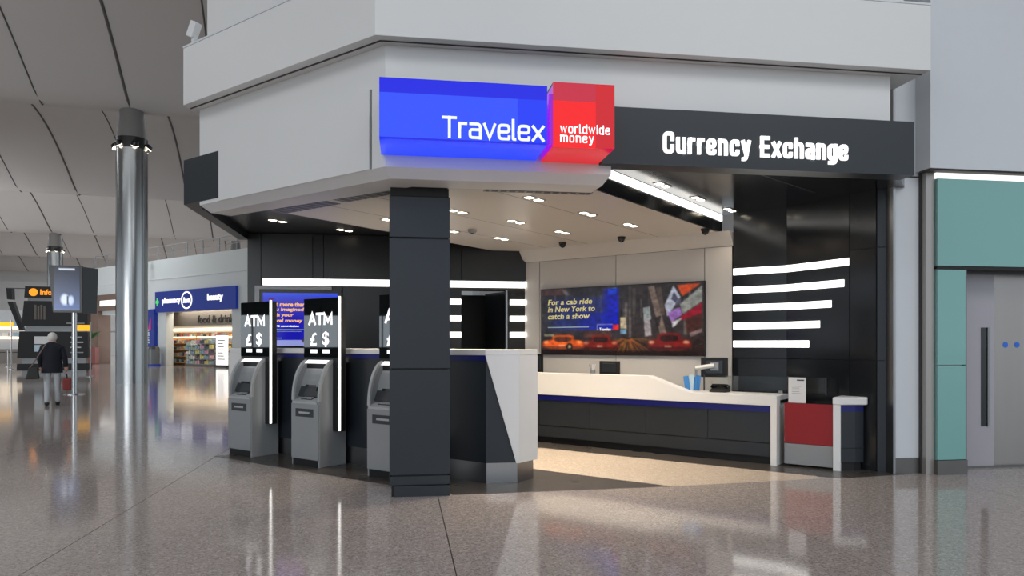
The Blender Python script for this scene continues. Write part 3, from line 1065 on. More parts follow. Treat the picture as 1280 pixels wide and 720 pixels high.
kp = MB(Ms).box(-0.13, 0.07, 0.05, 0.145, 0.0, 0.010).build('keypad', 'atm_dark', atm)
for i in range(4):
    for j in range(3):
        MB(Ms).box(-0.115 + i * 0.045, -0.08 + i * 0.045, 0.06 + j * 0.028, 0.08 + j * 0.028, 0.010, 0.016).build('key', 'key', kp)
a0, a1 = (0.11, 0.87), (0.245, 1.19)
Msc = frame((0, 0, 0), (1, 0))
sl = math.atan2(a1[0] - a0[0], a1[1] - a0[1])
Mp = Matrix.Translation((0, a0[0] - 0.02, a0[1])) @ Matrix.Rotation(-sl, 4, 'X')
MB(Mp).box(-Wd + 0.034, Wd - 0.034, -0.004, 0.06, -0.02, 0.34).build('screen_panel', 'atm_dark', atm)
MB(Mp).box(-0.15, 0.05, -0.008, -0.003, 0.10, 0.28).build('screen', 'screen_dark', atm)
for k in range(3):
    MB(Mp).box(0.09, 0.19, -0.016, -0.003, 0.05 + k * 0.09, 0.10 + k * 0.09).build('reader', 'atm_light' if k == 1 else 'black_gloss', atm)
MB().prism_x([(0.16, 1.255), (0.24, 1.318), (0.34, 1.318), (0.34, 1.255)], -Wd + 0.05, Wd - 0.05).build('top_light', 'glow_soft', atm, bevel=0.005)
# sign slab behind the machine
sx0, sx1, sy = -0.285, 0.395, 0.215
sb = MB().box(sx0, sx1, sy, sy + 0.09, 0.43, 2.07).build('sign_slab', 'black_panel', atm)
MB().box(sx0 + 0.004, sx0 + 0.335, sy - 0.008, sy, 1.33, 2.065).build('glass_panel', 'smoked_glass', sb)
MB().box(sx0 + 0.339, sx1 - 0.03, sy - 0.008, sy, 1.33, 2.065).build('glass_panel', 'smoked_glass', sb)
MB().box(sx1 - 0.014, sx1 + 0.002, sy - 0.012, sy + 0.012, 0.44, 2.08).build('light_strip', 'glow_white', sb)
square_text('lettering', 'ATM', frame((sx0 + 0.095, sy - 0.008, 1.735), (1, 0)), 0.46, 0.155, 'glow_text', sb, 0.004, 0.21, 0.22)
text('lettering', '£', frame((sx0 + 0.13, sy - 0.008, 1.475), (1, 0)), 0.125, 0.165, 'glow_text', sb, 0.004, bold=0.018)
text('lettering', '$', frame((sx0 + 0.365, sy - 0.008, 1.462), (1, 0)), 0.125, 0.19, 'glow_text', sb, 0.004, bold=0.018)
for x_ in (0.13, 0.365):
    MB().box(sx0 + x_ + 0.005, sx0 + x_ + 0.135, sy - 0.012, sy - 0.008, 1.385, 1.43).build('label_bar', 'glow_text', sb)
for k, dm in enumerate([12.24, 10.29, 8.345]):
    loc = sd(7.935, dm) + (0.002,)
    if k == 0:
        atm.location = loc
        atm.rotation_euler = (0, 0, RZ45)
    else:
        dup(atm, loc, RZ45, ATM_LABELS[k])

# =================================================================== ADVERT SCREEN ON THE BLACK WALL


def grid(nx, ny):
    yy, xx = np.mgrid[0:ny, 0:nx]
    return xx / (nx - 1), yy / (ny - 1)


RNG = np.random.default_rng(3)


def blob_noise(ny, nx, k):
    a = RNG.random((k, k * 2))
    ys = np.linspace(0, k - 1.001, ny)
    xs = np.linspace(0, 2 * k - 1.001, nx)
    y0 = ys.astype(int)[:, None]
    x0 = xs.astype(int)[None, :]
    fy = (ys - ys.astype(int))[:, None]
    fx = (xs - xs.astype(int))[None, :]
    return (a[y0, x0] * (1 - fy) * (1 - fx) + a[y0 + 1, x0] * fy * (1 - fx) + a[y0, x0 + 1] * (1 - fy) * fx + a[y0 + 1, x0 + 1] * fy * fx) if k > 1 else a


def put(img, mask, col, al=1.0):
    c = np.array(col) / 255.0
    if mask.dtype == bool:
        mask = mask.astype(float)
    m_ = (mask * al)[..., None]
    img[:] = img * (1 - m_) + c * m_


def poly_mask(x, y, pts):
    m_ = np.zeros(x.shape, bool)
    n = len(pts)
    for i in range(n):
        x1_, y1_ = pts[i]
        x2_, y2_ = pts[(i + 1) % n]
        if y1_ == y2_:
            continue
        c = ((y1_ > y) != (y2_ > y)) & (x < (x2_ - x1_) * (y - y1_) / (y2_ - y1_) + x1_)
        m_ ^= c
    return m_


ad = thing('advert_screen', 'blue advert screen in a pale frame behind the cash machines', 'screen', (-1.65, BY - 0.1, 1.44))
MB().box(-2.29, -2.22, BY - 0.13, BY - 0.03, 1.50, 2.42).build('frame', 'silver', ad)
MB().box(-2.22, -1.12, BY - 0.13, BY - 0.03, 2.365, 2.42).build('frame', 'silver', ad)
MB().box(-2.22, -0.97, BY - 0.11, BY - 0.03, 1.44, 2.36).build('bezel', 'black_panel', ad)
x, y = grid(60, 60)
img = np.zeros((60, 60, 3))
img[:] = np.array((14, 14, 176)) / 255
put(img, np.clip((0.16 - y) / 0.16, 0, 1), (24, 80, 236), 0.9)
put(img, y > 0.89, (150, 160, 226))
put(img, np.clip(1 - np.abs(y - 0.90) / 0.05, 0, 1) * (np.abs(x - 0.62) < 0.10), (70, 50, 60))
FA = frame((-2.17, BY - 0.112, 1.47), (1, 0))
picture('display', FA, 1.15, 0.84, img, 'print_screen', ad)
mat('ad_gold', (250, 190, 120), 0.5, emit=(250, 180, 110), es=0.7)
for k, (t_, w_) in enumerate((('Get more than', 0.56), ('you imagined', 0.54), ('with your', 0.38), ('travel money', 0.52))):
    text('lettering', t_, FA @ Matrix.Translation((0.09, 0.625 - k * 0.088, 0.005)), w_, 0.070, 'ad_gold', ad, 0.002, bold=0.03, shear=0.1)
text('lettering', '0% commission', FA @ Matrix.Translation((0.19, 0.300, 0.005)), 0.36, 0.030, 'glow_text', ad, 0.002, bold=0.03)
for k, w_ in enumerate((0.54, 0.50)):
    MB(FA).box(0.09, 0.09 + w_, 0.258 - k * 0.033, 0.268 - k * 0.033, 0.004, 0.006).build('print_line', 'leaflet_pale', ad)
for k, w_ in enumerate((0.10, 0.20)):
    MB(FA).box(0.09, 0.09 + w_, 0.15 - k * 0.033, 0.163 - k * 0.033, 0.004, 0.006).build('print_line', 'leaflet_pale', ad)
MB(FA).box(0.09, 0.18, 0.735, 0.752, 0.004, 0.006).build('print_line', 'red_panel', ad)
tag(MB().box(-0.925, -0.905, BY - 0.05, BY - 0.026, 1.44, 2.21).build('trim_4', 'glow_soft'), 'thin white vertical light line on the black wall', kind='structure')

# =================================================================== PICTURE ON THE WALL
pic = thing('street_picture', 'large wide picture of night traffic with taxis on the grey wall', 'picture', sd(13.95, 7.45) + (1.33,), 0)
PF = frame(sd(WS, 9.40) + (1.325,), D45)
PW, PH = (9.40 - 5.44) * R2, 1.075
MB(PF).box(0, PW, 0, PH, 0.0, 0.045).build('bezel', 'black_soft', pic)
nx, ny = 300, 116
x, y = grid(nx, ny)
img = np.zeros((ny, nx, 3))
img[:] = np.array((44, 42, 48)) / 255
n1, n2, n3 = blob_noise(ny, nx, 9), blob_noise(ny, nx, 26), blob_noise(ny, nx, 55)
img += (n1[..., None] - 0.5) * 0.12
put(img, np.clip((x - 0.5) / 0.1, 0, 1), (42, 34, 32), 0.6)
for k in range(46):
    xc, w_ = RNG.random(), 0.003 + 0.010 * RNG.random()
    c_ = 30 + 90 * RNG.random() ** 2
    put(img, (np.abs(x - xc) < w_) & (y < 0.30 + 0.45 * RNG.random()) & (y > 0.35 * RNG.random()), (c_ * 1.05, c_, c_ * 0.95), 0.5)
put(img, (x < 0.17) & (y < 0.09), (120, 64, 56), 0.4)
put(img, poly_mask(x, y, [(0.14, 0.02), (0.17, 0.02), (0.20, 0.10), (0.17, 0.10)]), (130, 130, 130), 0.5)
# pale tower and billboards
put(img, poly_mask(x, y, [(0.69, 0.03), (0.725, 0.02), (0.80, 0.74), (0.765, 0.76)]), (160, 138, 122), 0.55)
put(img, poly_mask(x, y, [(0.735, 0.05), (0.765, 0.04), (0.79, 0.45), (0.765, 0.45)]), (92, 78, 70), 0.7)
put(img, poly_mask(x, y, [(0.66, 0.33), (0.70, 0.31), (0.708, 0.50), (0.665, 0.50)]), (170, 184, 190), 0.75)
put(img, poly_mask(x, y, [(0.665, 0.50), (0.70, 0.48), (0.71, 0.72), (0.672, 0.74)]), (176, 172, 180), 0.7)
put(img, poly_mask(x, y, [(0.73, 0.48), (0.765, 0.44), (0.755, 0.60), (0.735, 0.58)]), (22, 18, 18), 0.8)
put(img, poly_mask(x, y, [(0.785, 0.30), (0.835, 0.03), (0.875, 0.20), (0.80, 0.46)]), (170, 178, 198), 0.95)
put(img, poly_mask(x, y, [(0.822, 0.22), (0.838, 0.12), (0.862, 0.22), (0.845, 0.27)]), (50, 52, 74), 0.85)
put(img, poly_mask(x, y, [(0.84, 0.24), (0.875, 0.20), (0.88, 0.28), (0.85, 0.34)]), (70, 70, 88), 0.8)
put(img, poly_mask(x, y, [(0.80, 0.42), (0.87, 0.33), (0.885, 0.44), (0.825, 0.54)]), (146, 104, 186), 0.9)
put(img, poly_mask(x, y, [(0.855, 0.03), (0.985, 0.02), (0.885, 0.19)]), (196, 70, 26), 0.95)
put(img, poly_mask(x, y, [(0.99, 0.05), (0.99, 0.27), (0.885, 0.43), (0.87, 0.30)]), (140, 146, 142), 0.85)
put(img, poly_mask(x, y, [(0.99, 0.28), (0.99, 0.42), (0.88, 0.52), (0.875, 0.47)]), (136, 14, 36), 0.9)
put(img, poly_mask(x, y, [(0.90, 0.50), (0.99, 0.42), (0.99, 0.62), (0.91, 0.70)]), (66, 30, 26), 0.8)
put(img, poly_mask(x, y, [(0.825, 0.54), (0.885, 0.48), (0.85, 0.58), (0.83, 0.62)]), (190, 190, 196), 0.9)
put(img, poly_mask(x, y, [(0.92, 0.70), (0.99, 0.63), (0.99, 0.68), (0.93, 0.75)]), (160, 132, 132), 0.7)
put(img, poly_mask(x, y, [(0.525, 0.46), (0.555, 0.46), (0.56, 0.62), (0.525, 0.62)]), (190, 178, 146), 0.9)
put(img, poly_mask(x, y, [(0.525, 0.63), (0.56, 0.63), (0.56, 0.70), (0.525, 0.70)]), (110, 156, 190), 0.85)
put(img, poly_mask(x, y, [(0.445, 0.03), (0.50, 0.02), (0.50, 0.12), (0.445, 0.13)]), (70, 164, 206), 0.9)
# blue message field
al = np.clip((x - 0.02) / 0.10, 0, 1) * np.clip((y - 0.10) / 0.10, 0, 1) * (x < 0.515) * (y < 0.64)
put(img, al, (34, 50, 136), 0.62)
put(img, np.clip((x - 0.40) / 0.05, 0, 1) * (x < 0.515) * (y < 0.64) * (y > 0.03), (8, 20, 190), 0.75)
put(img, np.clip((x - 0.22) / 0.08, 0, 1) * (x < 0.515) * (y < 0.64) * (y > 0.38), (10, 24, 160), 0.6)
put(img, (x > 0.475) & (x < 0.515) & (y > 0.56) & (y < 0.64), (214, 40, 40), 0.95)
for (xa, xb, ya, yb) in ((0.375, 0.476, 0.550, 0.562), (0.375, 0.476, 0.63, 0.641), (0.375, 0.380, 0.55, 0.641)):
    put(img, (x > xa) & (x < xb) & (y > ya) & (y < yb), (180, 186, 214))


def car(cx_, cy_, w_, h_, body, dark, lamp):
    for q, sc_ in ((0.45, 1.06), (1.0, 0.97)):
        ww, hh = w_ * sc_, h_ * sc_
        put(img, np.clip((1 - ((x - cx_) / (ww * 0.5)) ** 4 - ((y - cy_ - hh * 0.12) / (hh * 0.30)) ** 4) * 3, 0, 1), body, q)
        put(img, np.clip((1 - ((x - cx_) / (ww * 0.27)) ** 4 - ((y - cy_ + hh * 0.22) / (hh * 0.26)) ** 4) * 3, 0, 1), body, q * 0.8)
    put(img, np.clip((1 - ((x - cx_) / (w_ * 0.21)) ** 4 - ((y - cy_ + h_ * 0.20) / (h_ * 0.17)) ** 4) * 3, 0, 1), dark, 0.85)
    put(img, (np.abs(x - cx_) < w_ * 0.46) & (np.abs(y - cy_ - h_ * 0.30) < 0.018), dark, 0.6)
    for s_ in (-0.40, 0.38):
        put(img, np.clip(1.2 - ((x - cx_ - s_ * w_) / 0.020) ** 2 - ((y - cy_) / 0.026) ** 2, 0, 1), lamp, 0.75)
    put(img, (np.abs(x - cx_ + w_ * 0.02) < w_ * 0.08) & (np.abs(y - cy_ - h_ * 0.20) < 0.014), (196, 170, 150), 0.6)


put(img, np.clip((y - 0.70) / 0.16, 0, 1), (40, 24, 22), 0.8)
put(img, np.clip((y - 0.62) / 0.1, 0, 1) * (np.abs(x - 0.38) < 0.09) * (y < 0.74), (120, 56, 40), 0.5)
for k in range(80):
    a = RNG.random() * math.pi
    cxx, cyy = 0.57, 0.74
    dx, dy = math.cos(a), math.sin(a) * 1.2
    t_ = (x - cxx) * dx * 2 + (y - cyy) * dy
    off = np.abs((x - cxx) * 2 * dy - (y - cyy) * dx)
    put(img, (t_ > 0.05) & (t_ < 0.15 + 0.25 * RNG.random()) & (off < 0.006) & (y > 0.76), (90 + 90 * RNG.random(), 60 + 40 * RNG.random(), 36), 0.35)
car(0.40, 0.83, 0.23, 0.25, (112, 26, 18), (30, 16, 16), (180, 130, 100))
car(0.81, 0.82, 0.25, 0.28, (104, 22, 20), (34, 16, 18), (206, 172, 130))
car(0.15, 0.82, 0.29, 0.24, (206, 84, 28), (62, 38, 32), (220, 150, 90))
put(img, ((x - 0.195) / 0.022) ** 2 + ((y - 0.885) / 0.055) ** 2 < 1, (30, 26, 24))
put(img, ((x - 0.195) / 0.011) ** 2 + ((y - 0.885) / 0.028) ** 2 < 1, (140, 130, 96))
put(img, np.clip((y - 0.93) / 0.03, 0, 1), (24, 14, 14), 0.7)
put(img, (x > 0.02) & (x < 0.09) & (y > 0.69) & (y < 0.73), (140, 140, 104), 0.7)
for k in range(2):
    pd = np.pad(img, ((1, 1), (1, 1), (0, 0)), mode='edge')
    img = (pd[:-2, 1:-1] + pd[2:, 1:-1] + pd[1:-1, :-2] + pd[1:-1, 2:] + 2 * pd[1:-1, 1:-1]) / 6
img *= (0.82 + 0.36 * n2 * 1.0 + 0.18 * (n3 - 0.5))[..., None]
img = np.clip(img, 0, 1)
PI_ = PF @ Matrix.Translation((0.012, 0.012, 0.045))
picture('print', PI_, PW - 0.024, PH - 0.024, img, 'print_poster', pic, 0.003)
mat('pic_gold', (214, 210, 150), 0.5, emit=(214, 206, 140), es=0.35)
for k, (t_, w_) in enumerate((('For a cab ride', 0.83), ('in New York to', 0.88), ('catch a show', 0.79))):
    text('lettering', t_, PI_ @ Matrix.Translation((0.13, 0.795 - k * 0.115, 0.004)), w_, 0.090, 'pic_gold', pic, 0.002, bold=0.025, shear=0.15)
MB(PI_).box(0.13, 0.90, 0.425, 0.440, 0.003, 0.006).build('print_line', 'leaflet_pale', pic)
text('lettering', 'Travelex', PI_ @ Matrix.Translation((1.09, 0.37, 0.004)), 0.20, 0.045, 'glow_text', pic, 0.002)

# =================================================================== SERVICE COUNTER (45 degrees)
ctr = thing('service_counter', 'long charcoal service counter with white stepped top and blue band', 'counter', sd(12.8, 7.0) + (0,), 0)
C0 = 9.95                              # far end (diff)
CF = frame(sd(12.8, C0) + (0,), D45)    # local x from far end towards the hall, z towards the viewer
LEN = (C0 - 3.70) * R2


def lx(d):
    return (C0 - d) * R2


xa = lx(5.95 + 0.0)
# measured along the front: high part ends, slope, low part
p_hi = lx(6.12)
p_lo = lx(5.28)
DEP = 0.52
for k in range(5):
    xs0, xs1 = LEN * k / 5, LEN * (k + 1) / 5
    MB(CF).box(xs0 + 0.003, min(xs1, LEN - 0.06) - 0.003, 0.275, 0.66, -0.5, -0.03).build('front_panel', 'charcoal', ctr)
MB(CF).box(0, LEN - 0.06, 0.10, 0.262, -0.5, -0.03).build('lower_panel', 'charcoal', ctr)
MB(CF).box(0, LEN - 0.06, 0.255, 0.28, -0.48, -0.045).build('groove', 'black_soft', ctr)
MB(CF).box(0, LEN - 0.06, 0.0, 0.10, -0.5, -0.09).build('toe_kick', 'black_soft', ctr)
MB(CF).box(0, LEN - 0.06, 0.655, 0.735, -0.5, -0.02).build('blue_band', 'blue_band', ctr)
b = MB(CF)
pr_ = [(0, 0.735), (LEN, 0.735), (LEN, 0.86), (p_lo, 0.86), (p_hi, 1.065), (0, 1.065)]
n = len(pr_)
vs = [(p[0], p[1], 0.0) for p in pr_] + [(p[0], p[1], -0.16 if p[1] > 1.0 else -DEP) for p in pr_]
b.add([(p[0], p[1], 0.0) for p in pr_] + [(p[0], p[1], -0.16) for p in pr_], [tuple(range(n)), tuple(range(n, 2 * n))[::-1]] + [(i, n + i, n + (i + 1) % n, (i + 1) % n) for i in range(n)])
b.build('front_top', 'white_top', ctr, bevel=0.006)
MB(CF).box(0, LEN, 0.80, 0.862, -DEP, -0.158).build('worktop', 'white_top', ctr)
MB(CF).box(LEN - 0.075, LEN, 0.0, 0.74, -0.5, 0.0).build('leg_panel', 'white_top', ctr, bevel=0.004)

gt = thing('counter_gate', 'red and grey swing gate between the two counter ends', 'gate', sd(12.9, 3.2) + (0,), 0)
GF = frame(sd(12.92, 3.62) + (0,), D45)
gl = (3.62 - 2.80) * R2
MB(GF).box(0.01, gl - 0.012, 0.285, 0.775, -0.05, -0.01).build('red_panel', 'red_panel', gt)
MB(GF).box(0.01, gl - 0.012, 0.03, 0.28, -0.05, -0.01).build('kick_plate', 'silver', gt)
for z_ in (0.30, 0.64):
    MB(GF).box(-0.004, 0.02, z_, z_ + 0.06, -0.07, -0.05).build('hinge', 'steel', gt)

ec = thing('end_counter', 'short counter end with white leg and rounded white top', 'counter', (5.25, 7.95, 0), 0)
l0 = Vector(sd(12.87, 2.80))
l1 = l0 + Vector((0.078, -0.03))
MB().prism([l0, l1, l1 + Vector((0.17, 0.20)), l0 + Vector((0.20, 0.24))], 0.0, 0.80).build('leg_panel', 'white_top', ec, bevel=0.004)
topo = [l0 + Vector((-0.01, -0.005)), l0 + Vector((0.085, -0.045)), Vector((5.42, 7.755)), Vector((5.455, 7.79)), Vector((5.40, 7.93)), l0 + Vector((0.27, 0.26))]
MB().prism(topo, 0.78, 0.872).build('worktop', 'white_top', ec, bevel=0.012)
bdp = [l1 + Vector((0.0, 0.02)), Vector((5.30, 7.805)), Vector((5.42, 7.82)), Vector((5.37, 7.94)), l1 + Vector((0.2, 0.22))]
MB().prism(bdp, 0.10, 0.70).build('body', 'charcoal', ec)
MB().prism(inset(bdp, 0.0), 0.70, 0.78).build('blue_band', 'blue_band', ec)
MB().prism(inset(bdp, 0.02), 0.0, 0.10).build('toe_kick', 'black_soft', ec)
MB().prism(inset(bdp, -0.004), 0.262, 0.272).build('groove', 'black_soft', ec)

# glass screen standing behind the low counter
gs = thing('glass_screen', 'low clear glass screen standing along the back of the counter', 'glass screen', sd(13.45, 4.0) + (0.86,), 0)
G2 = frame(sd(13.40, 5.25) + (0,), D45)
MB(G2).box(0, (5.25 - 3.02) * R2, 0.88, 1.075, -0.006, 0.006).build('pane', 'clear_glass', gs)
MB(G2).box((5.25 - 3.02) * R2 - 0.012, (5.25 - 3.02) * R2, 0.866, 1.08, -0.01, 0.01).build('post', 'atm_dark', gs)
MB(G2).box(0, 0.012, 0.866, 1.08, -0.01, 0.01).build('post', 'atm_dark', gs)
for x_ in (0.3, 1.0):
    MB(G2).box(x_, x_ + 0.05, 0.866, 0.90, -0.014, 0.014).build('clamp', 'steel', gs)

# notice sheet in a stand over the gate
ns = thing('notice_stand', 'white notice sheet standing over the red gate', 'notice', sd(12.9, 3.50) + (0.775,), 0)
NF = frame(sd(12.92, 3.545) + (0.780,), D45)
MB(NF).box(0, 0.205, -0.003, 0.012, -0.09, 0.0).build('foot', 'clear_glass', ns)
MB(NF).box(0, 0.205, 0.0, 0.31, -0.035, -0.03).build('sheet', 'paper', ns)
MB(NF).box(0.10, 0.185, 0.27, 0.285, -0.03, -0.028).build('heading', 'atm_dark', ns)
for k in range(5):
    MB(NF).box(0.04, 0.15 - 0.02 * (k % 2), 0.20 - k * 0.022, 0.205 - k * 0.022, -0.03, -0.029).build('print_line', 'atm_grey', ns)


def mon(label, d, s, z, w, h, rz, arm):
    t = thing('monitor', label, 'monitor', sd(s, d) + (z,), rz)
    M_ = WM[t.name]
    up_ = 0.07
    # local -y faces the hall (we look at the back of the display)
    MB(M_).box(-w / 2, w / 2, -0.015, 0.02, up_ + 0.11, up_ + 0.11 + h).build('housing', 'black_soft', t, bevel=0.008)
    MB(M_).box(-w / 2 + 0.015, w / 2 - 0.015, 0.02, 0.024, up_ + 0.125, up_ + 0.095 + h).build('screen', 'screen_dark', t)
    MB(M_).box(-w * 0.32, w * 0.32, -0.035, -0.015, up_ + 0.11 + h * 0.18, up_ + 0.11 + h * 0.85).build('back_cover', 'charcoal', t, bevel=0.006)
    if arm:
        MB(M_).box(-0.05, 0.06, -0.055, -0.035, up_ + 0.11 + h * 0.35, up_ + 0.11 + h * 0.75).build('mount_plate', 'silver', t)
        MB(M_).tube([(0.0, -0.07, up_ + 0.11 + h * 0.6), (-0.13, -0.09, up_ + 0.11 + h * 0.52), (-0.24, -0.05, up_ + 0.11 + h * 0.46)], 0.030, 8).build('arm', 'white_top', t, smooth=True)
        MB(M_).tube([(-0.24, -0.05, up_ + 0.11 + h * 0.46), (-0.24, -0.03, 0.0)], 0.016, 8).build('post', 'silver', t, smooth=True)
    else:
        MB(M_).box(-0.02, 0.02, -0.03, -0.01, 0.0, 0.22).build('neck', 'black_soft', t)
        MB(M_).box(-0.09, 0.09, -0.07, 0.07, 0.0, 0.012).build('base', 'black_soft', t)
    return t


mon('black computer monitor on a pale arm at the low part of the counter', 5.12, 13.62, 0.864, 0.36, 0.27, math.radians(-28), True)
mon('small black monitor behind the middle of the high white counter', 7.38, 13.55, 0.864, 0.34, 0.20, RZ45, False)
mon('slim black monitor edge beside the white end of the tall desk', 9.16, 13.55, 0.864, 0.12, 0.30, math.radians(-60), False)

lh = thing('leaflet_holder', 'small clear holder with blue leaflets at the foot of the counter slope', 'leaflets', sd(13.16, 5.38) + (0.864,), math.radians(-40))
M_ = WM[lh.name]
MB(M_).box(-0.09, 0.09, -0.05, 0.05, 0.0, 0.012).build('tray', 'clear_glass', lh)
for k, (m_, x_, h_, rt) in enumerate((('leaflet_blue', -0.055, 0.19, -8), ('leaflet_pale', -0.02, 0.21, 4), ('leaflet_blue', 0.03, 0.18, 0), ('leaflet_blue', 0.055, 0.20, 6))):
    MB(M_ @ Matrix.Translation((x_, -0.03 + k * 0.018, 0.012)) @ Matrix.Rotation(math.radians(rt), 4, 'Y')).box(-0.035, 0.035, -0.002, 0.002, 0, h_).build('leaflet', m_, lh)
ph = thing('desk_telephone', 'black desk telephone on the low white counter', 'telephone', sd(13.20, 4.86) + (0.863,), RZ45)
M_ = WM[ph.name]
MB(M_).prism_x([(-0.09, 0), (0.09, 0), (0.09, 0.07), (-0.09, 0.025)], -0.11, 0.11).build('base', 'black_soft', ph, bevel=0.006)
MB(M_).tube([(-0.12, 0.03, 0.055), (-0.10, 0.03, 0.08), (-0.04, 0.03, 0.088), (0.04, 0.03, 0.088), (0.09, 0.03, 0.08), (0.11, 0.03, 0.055)], [0.024, 0.026, 0.018, 0.018, 0.026, 0.024], 8).build('handset', 'black_gloss', ph, smooth=True)

for lab, d, cols in (('cluster of pale pens in a clear cup beside the small monitor', 7.62, ('atm_light', 'paper', 'silver')), ('pen cup with dark pens near the tall desk end', 9.45, ('atm_dark', 'atm_light', 'silver'))):
    t = thing('pen_cup', lab, 'cup', sd(13.25, d) + (0.866,), 0)
    M_ = WM[t.name]
    MB(M_).lathe([(0.038, 0), (0.045, 0.25)], 14).build('cup', 'silver' if d < 8 else 'atm_grey', t, smooth=True)
    for k in range(5):
        a = k * 1.3
        MB(M_).tube([(0.01 * math.cos(a), 0.01 * math.sin(a), 0.2), (0.055 * math.cos(a), 0.055 * math.sin(a), 0.33)], 0.007, 6).build('pen', cols[k % 3], t)

# =================================================================== HALL COLUMNS


def hall_column(label, x, y, r, top, lamps):
    t = thing('steel_column', label, 'column', (x, y, 0), 0, 'steel columns of the hall')
    M_ = WM[t.name]
    zs = top - 1.45
    MB(M_).lathe([(r, 0.0), (r, zs)], 40).build('shaft', 'steel_col', t, smooth=True)
    MB(M_ @ Matrix.Rotation(math.radians(-32), 4, 'Z')).box(r - 0.02, r + 0.006, -0.02, 0.02, 0, zs).build('groove', 'black_soft', t)
    MB(M_).lathe([(r * 1.01, zs), (r * 1.01, zs + 0.42)], 32).build('collar', 'black_panel', t, smooth=True)
    MB(M_).lathe([(r * 0.97, zs + 0.42), (r * 0.72, top + 0.25)], 32).build('cone', 'cone_grey', t, smooth=True)
    for k in range(lamps):
        a = math.radians(-80 + 360 * k / lamps + 20)
        lm = MB(M_ @ Matrix.Rotation(a, 4, 'Z') @ Matrix.Translation((r + 0.12, 0, zs + 0.20)) @ Matrix.Rotation(math.radians(40), 4, 'Y'))
        hd = lm.lathe([(0.10, 0.0), (0.15, -0.14)], 16).build('lamp_head', 'black_panel', t, smooth=True)
        MB(lm.M).lathe([(0.14, -0.155), (0.14, -0.14)], 16).build('lens', 'glow_lamp', hd)
        MB(M_ @ Matrix.Rotation(a, 4, 'Z')).box(r - 0.02, r + 0.10, -0.03, 0.03, zs + 0.18, zs + 0.24).build('arm', 'black_panel', t)
    return t


hall_column('thick brushed steel column nearest the kiosk, in front of the brown shop', -10.2, 29.4, 0.55, 10.35, 6)
hall_column('far steel column rising behind the digital totem', -27.6, 62.9, 0.55, 10.35, 6)
hall_column('far steel column seen just past the kiosk end above the shops', -14.4, 66.0, 0.55, 10.35, 6)

# =================================================================== SHOP FRONTS (45 degree facade)
SS = 36.5
SF = frame(sd(SS, 85.0) + (0,), D45)     # far left end; local x runs towards the kiosk


def sx(d):
    return (85.0 - d) * R2


xs = dict(l=sx(84.0), t0=sx(71.84), t1=sx(70.14), h0=sx(70.14), h1=sx(56.44), o0=sx(68.48), o1=sx(57.4), r=sx(30.0))
b = MB(SF)
b.box(xs['l'], xs['r'], 3.70, 7.35, -0.5, 0.0)
b.box(xs['t0'] - 2.2, xs['o0'], 0, 3.70, -0.5, 0.0)
b.box(xs['o1'], xs['r'], 0, 3.70, -0.5, 0.0)
b.box(xs['o0'] - 3.5, xs['o1'], 0, 4.2, -1.9, -1.8)
b.box(xs['o0'] - 3.6, xs['o0'] - 3.5, 0, 4.2, -1.8, -0.5)
b.box(xs['o1'], xs['o1'] + 0.1, 0, 4.2, -1.8, -0.5)
b.box(xs['o0'] - 3.5, xs['o1'], 4.0, 4.2, -1.8, -0.5)
wsh = tag(b.build('wall_shop', 'shop_wall', origin=(-14, 50, 0)), 'pale two storey wall of shops across the hall', kind='structure')
MB(SF).box(xs['l'], xs['r'], 5.98, 6.03, 0.0, 0.04).build('string_line', 'fascia_grey', wsh)
MB(SF).box(xs['o0'] - 3.4, xs['o1'], 2.75, 3.72, -1.2, -1.1).build('bulkhead', 'shop_grey', wsh)
text('lettering', 'food & drink', SF @ Matrix.Translation((sx(65.6), 2.92, -1.1)), 4.3, 0.52, 'black_soft', wsh, 0.03, bold=0.02)
MB(SF).box(xs['o0'] - 3.4, xs['o1'], 2.42, 2.60, -1.75, -1.6).build('light_shelf', 'shop_light', wsh)
sl_ = area_light('shop_ceiling_light', (0, 0, 0), (0, 0, -1), 8.0, 0.5, 160, (1.0, 0.88, 0.72))
sl_.location = (SF @ Vector((sx(63), 3.95, -0.8)))
sl_.rotation_euler = (0, 0, RZ45)

hs = thing('shop_sign', 'blue shop sign with pharmacy and beauty lettering', 'sign', SF @ Vector((sx(63.3), 3.66, 0.1)), 0)
MB(SF).box(xs['h0'], xs['h1'], 3.68, 5.10, 0.0, 0.18).build('board', 'shop_blue', hs)
text('lettering', 'pharmacy', SF @ Matrix.Translation((sx(68.75), 4.16, 0.18)), 2.35, 0.50, 'glow_text', hs, 0.03, bold=0.03)
text('lettering', 'beauty', SF @ Matrix.Translation((sx(60.85), 4.16, 0.18)), 1.75, 0.56, 'glow_text', hs, 0.03, bold=0.03)
MB(SF).box(sx(69.75), sx(69.55), 4.12, 4.66, 0.18, 0.22).build('cross', 'green', hs)
MB(SF).box(sx(69.92), sx(69.38), 4.29, 4.49, 0.18, 0.225).build('cross', 'green', hs)
ring = MB(SF @ Matrix.Translation((sx(64.35), 4.40, 0.18)) @ Matrix.Scale(1.15, 4, (1, 0, 0)))
ring.add([(r_ * math.cos(2 * math.pi * k / 32), r_ * math.sin(2 * math.pi * k / 32), z_) for (r_, z_) in ((0.58, 0.0), (0.58, 0.03), (0.50, 0.03), (0.50, 0.0)) for k in range(32)],
         [(j * 32 + k, j * 32 + (k + 1) % 32, (j + 1) * 32 + (k + 1) % 32, (j + 1) * 32 + k) for j in range(3) for k in range(32)])
ring.build('emblem_ring', 'glow_text', hs)
text('lettering', 'Boots', SF @ Matrix.Translation((sx(64.95), 4.22, 0.18)), 0.82, 0.38, 'glow_text', hs, 0.03, shear=0.3, bold=0.01)

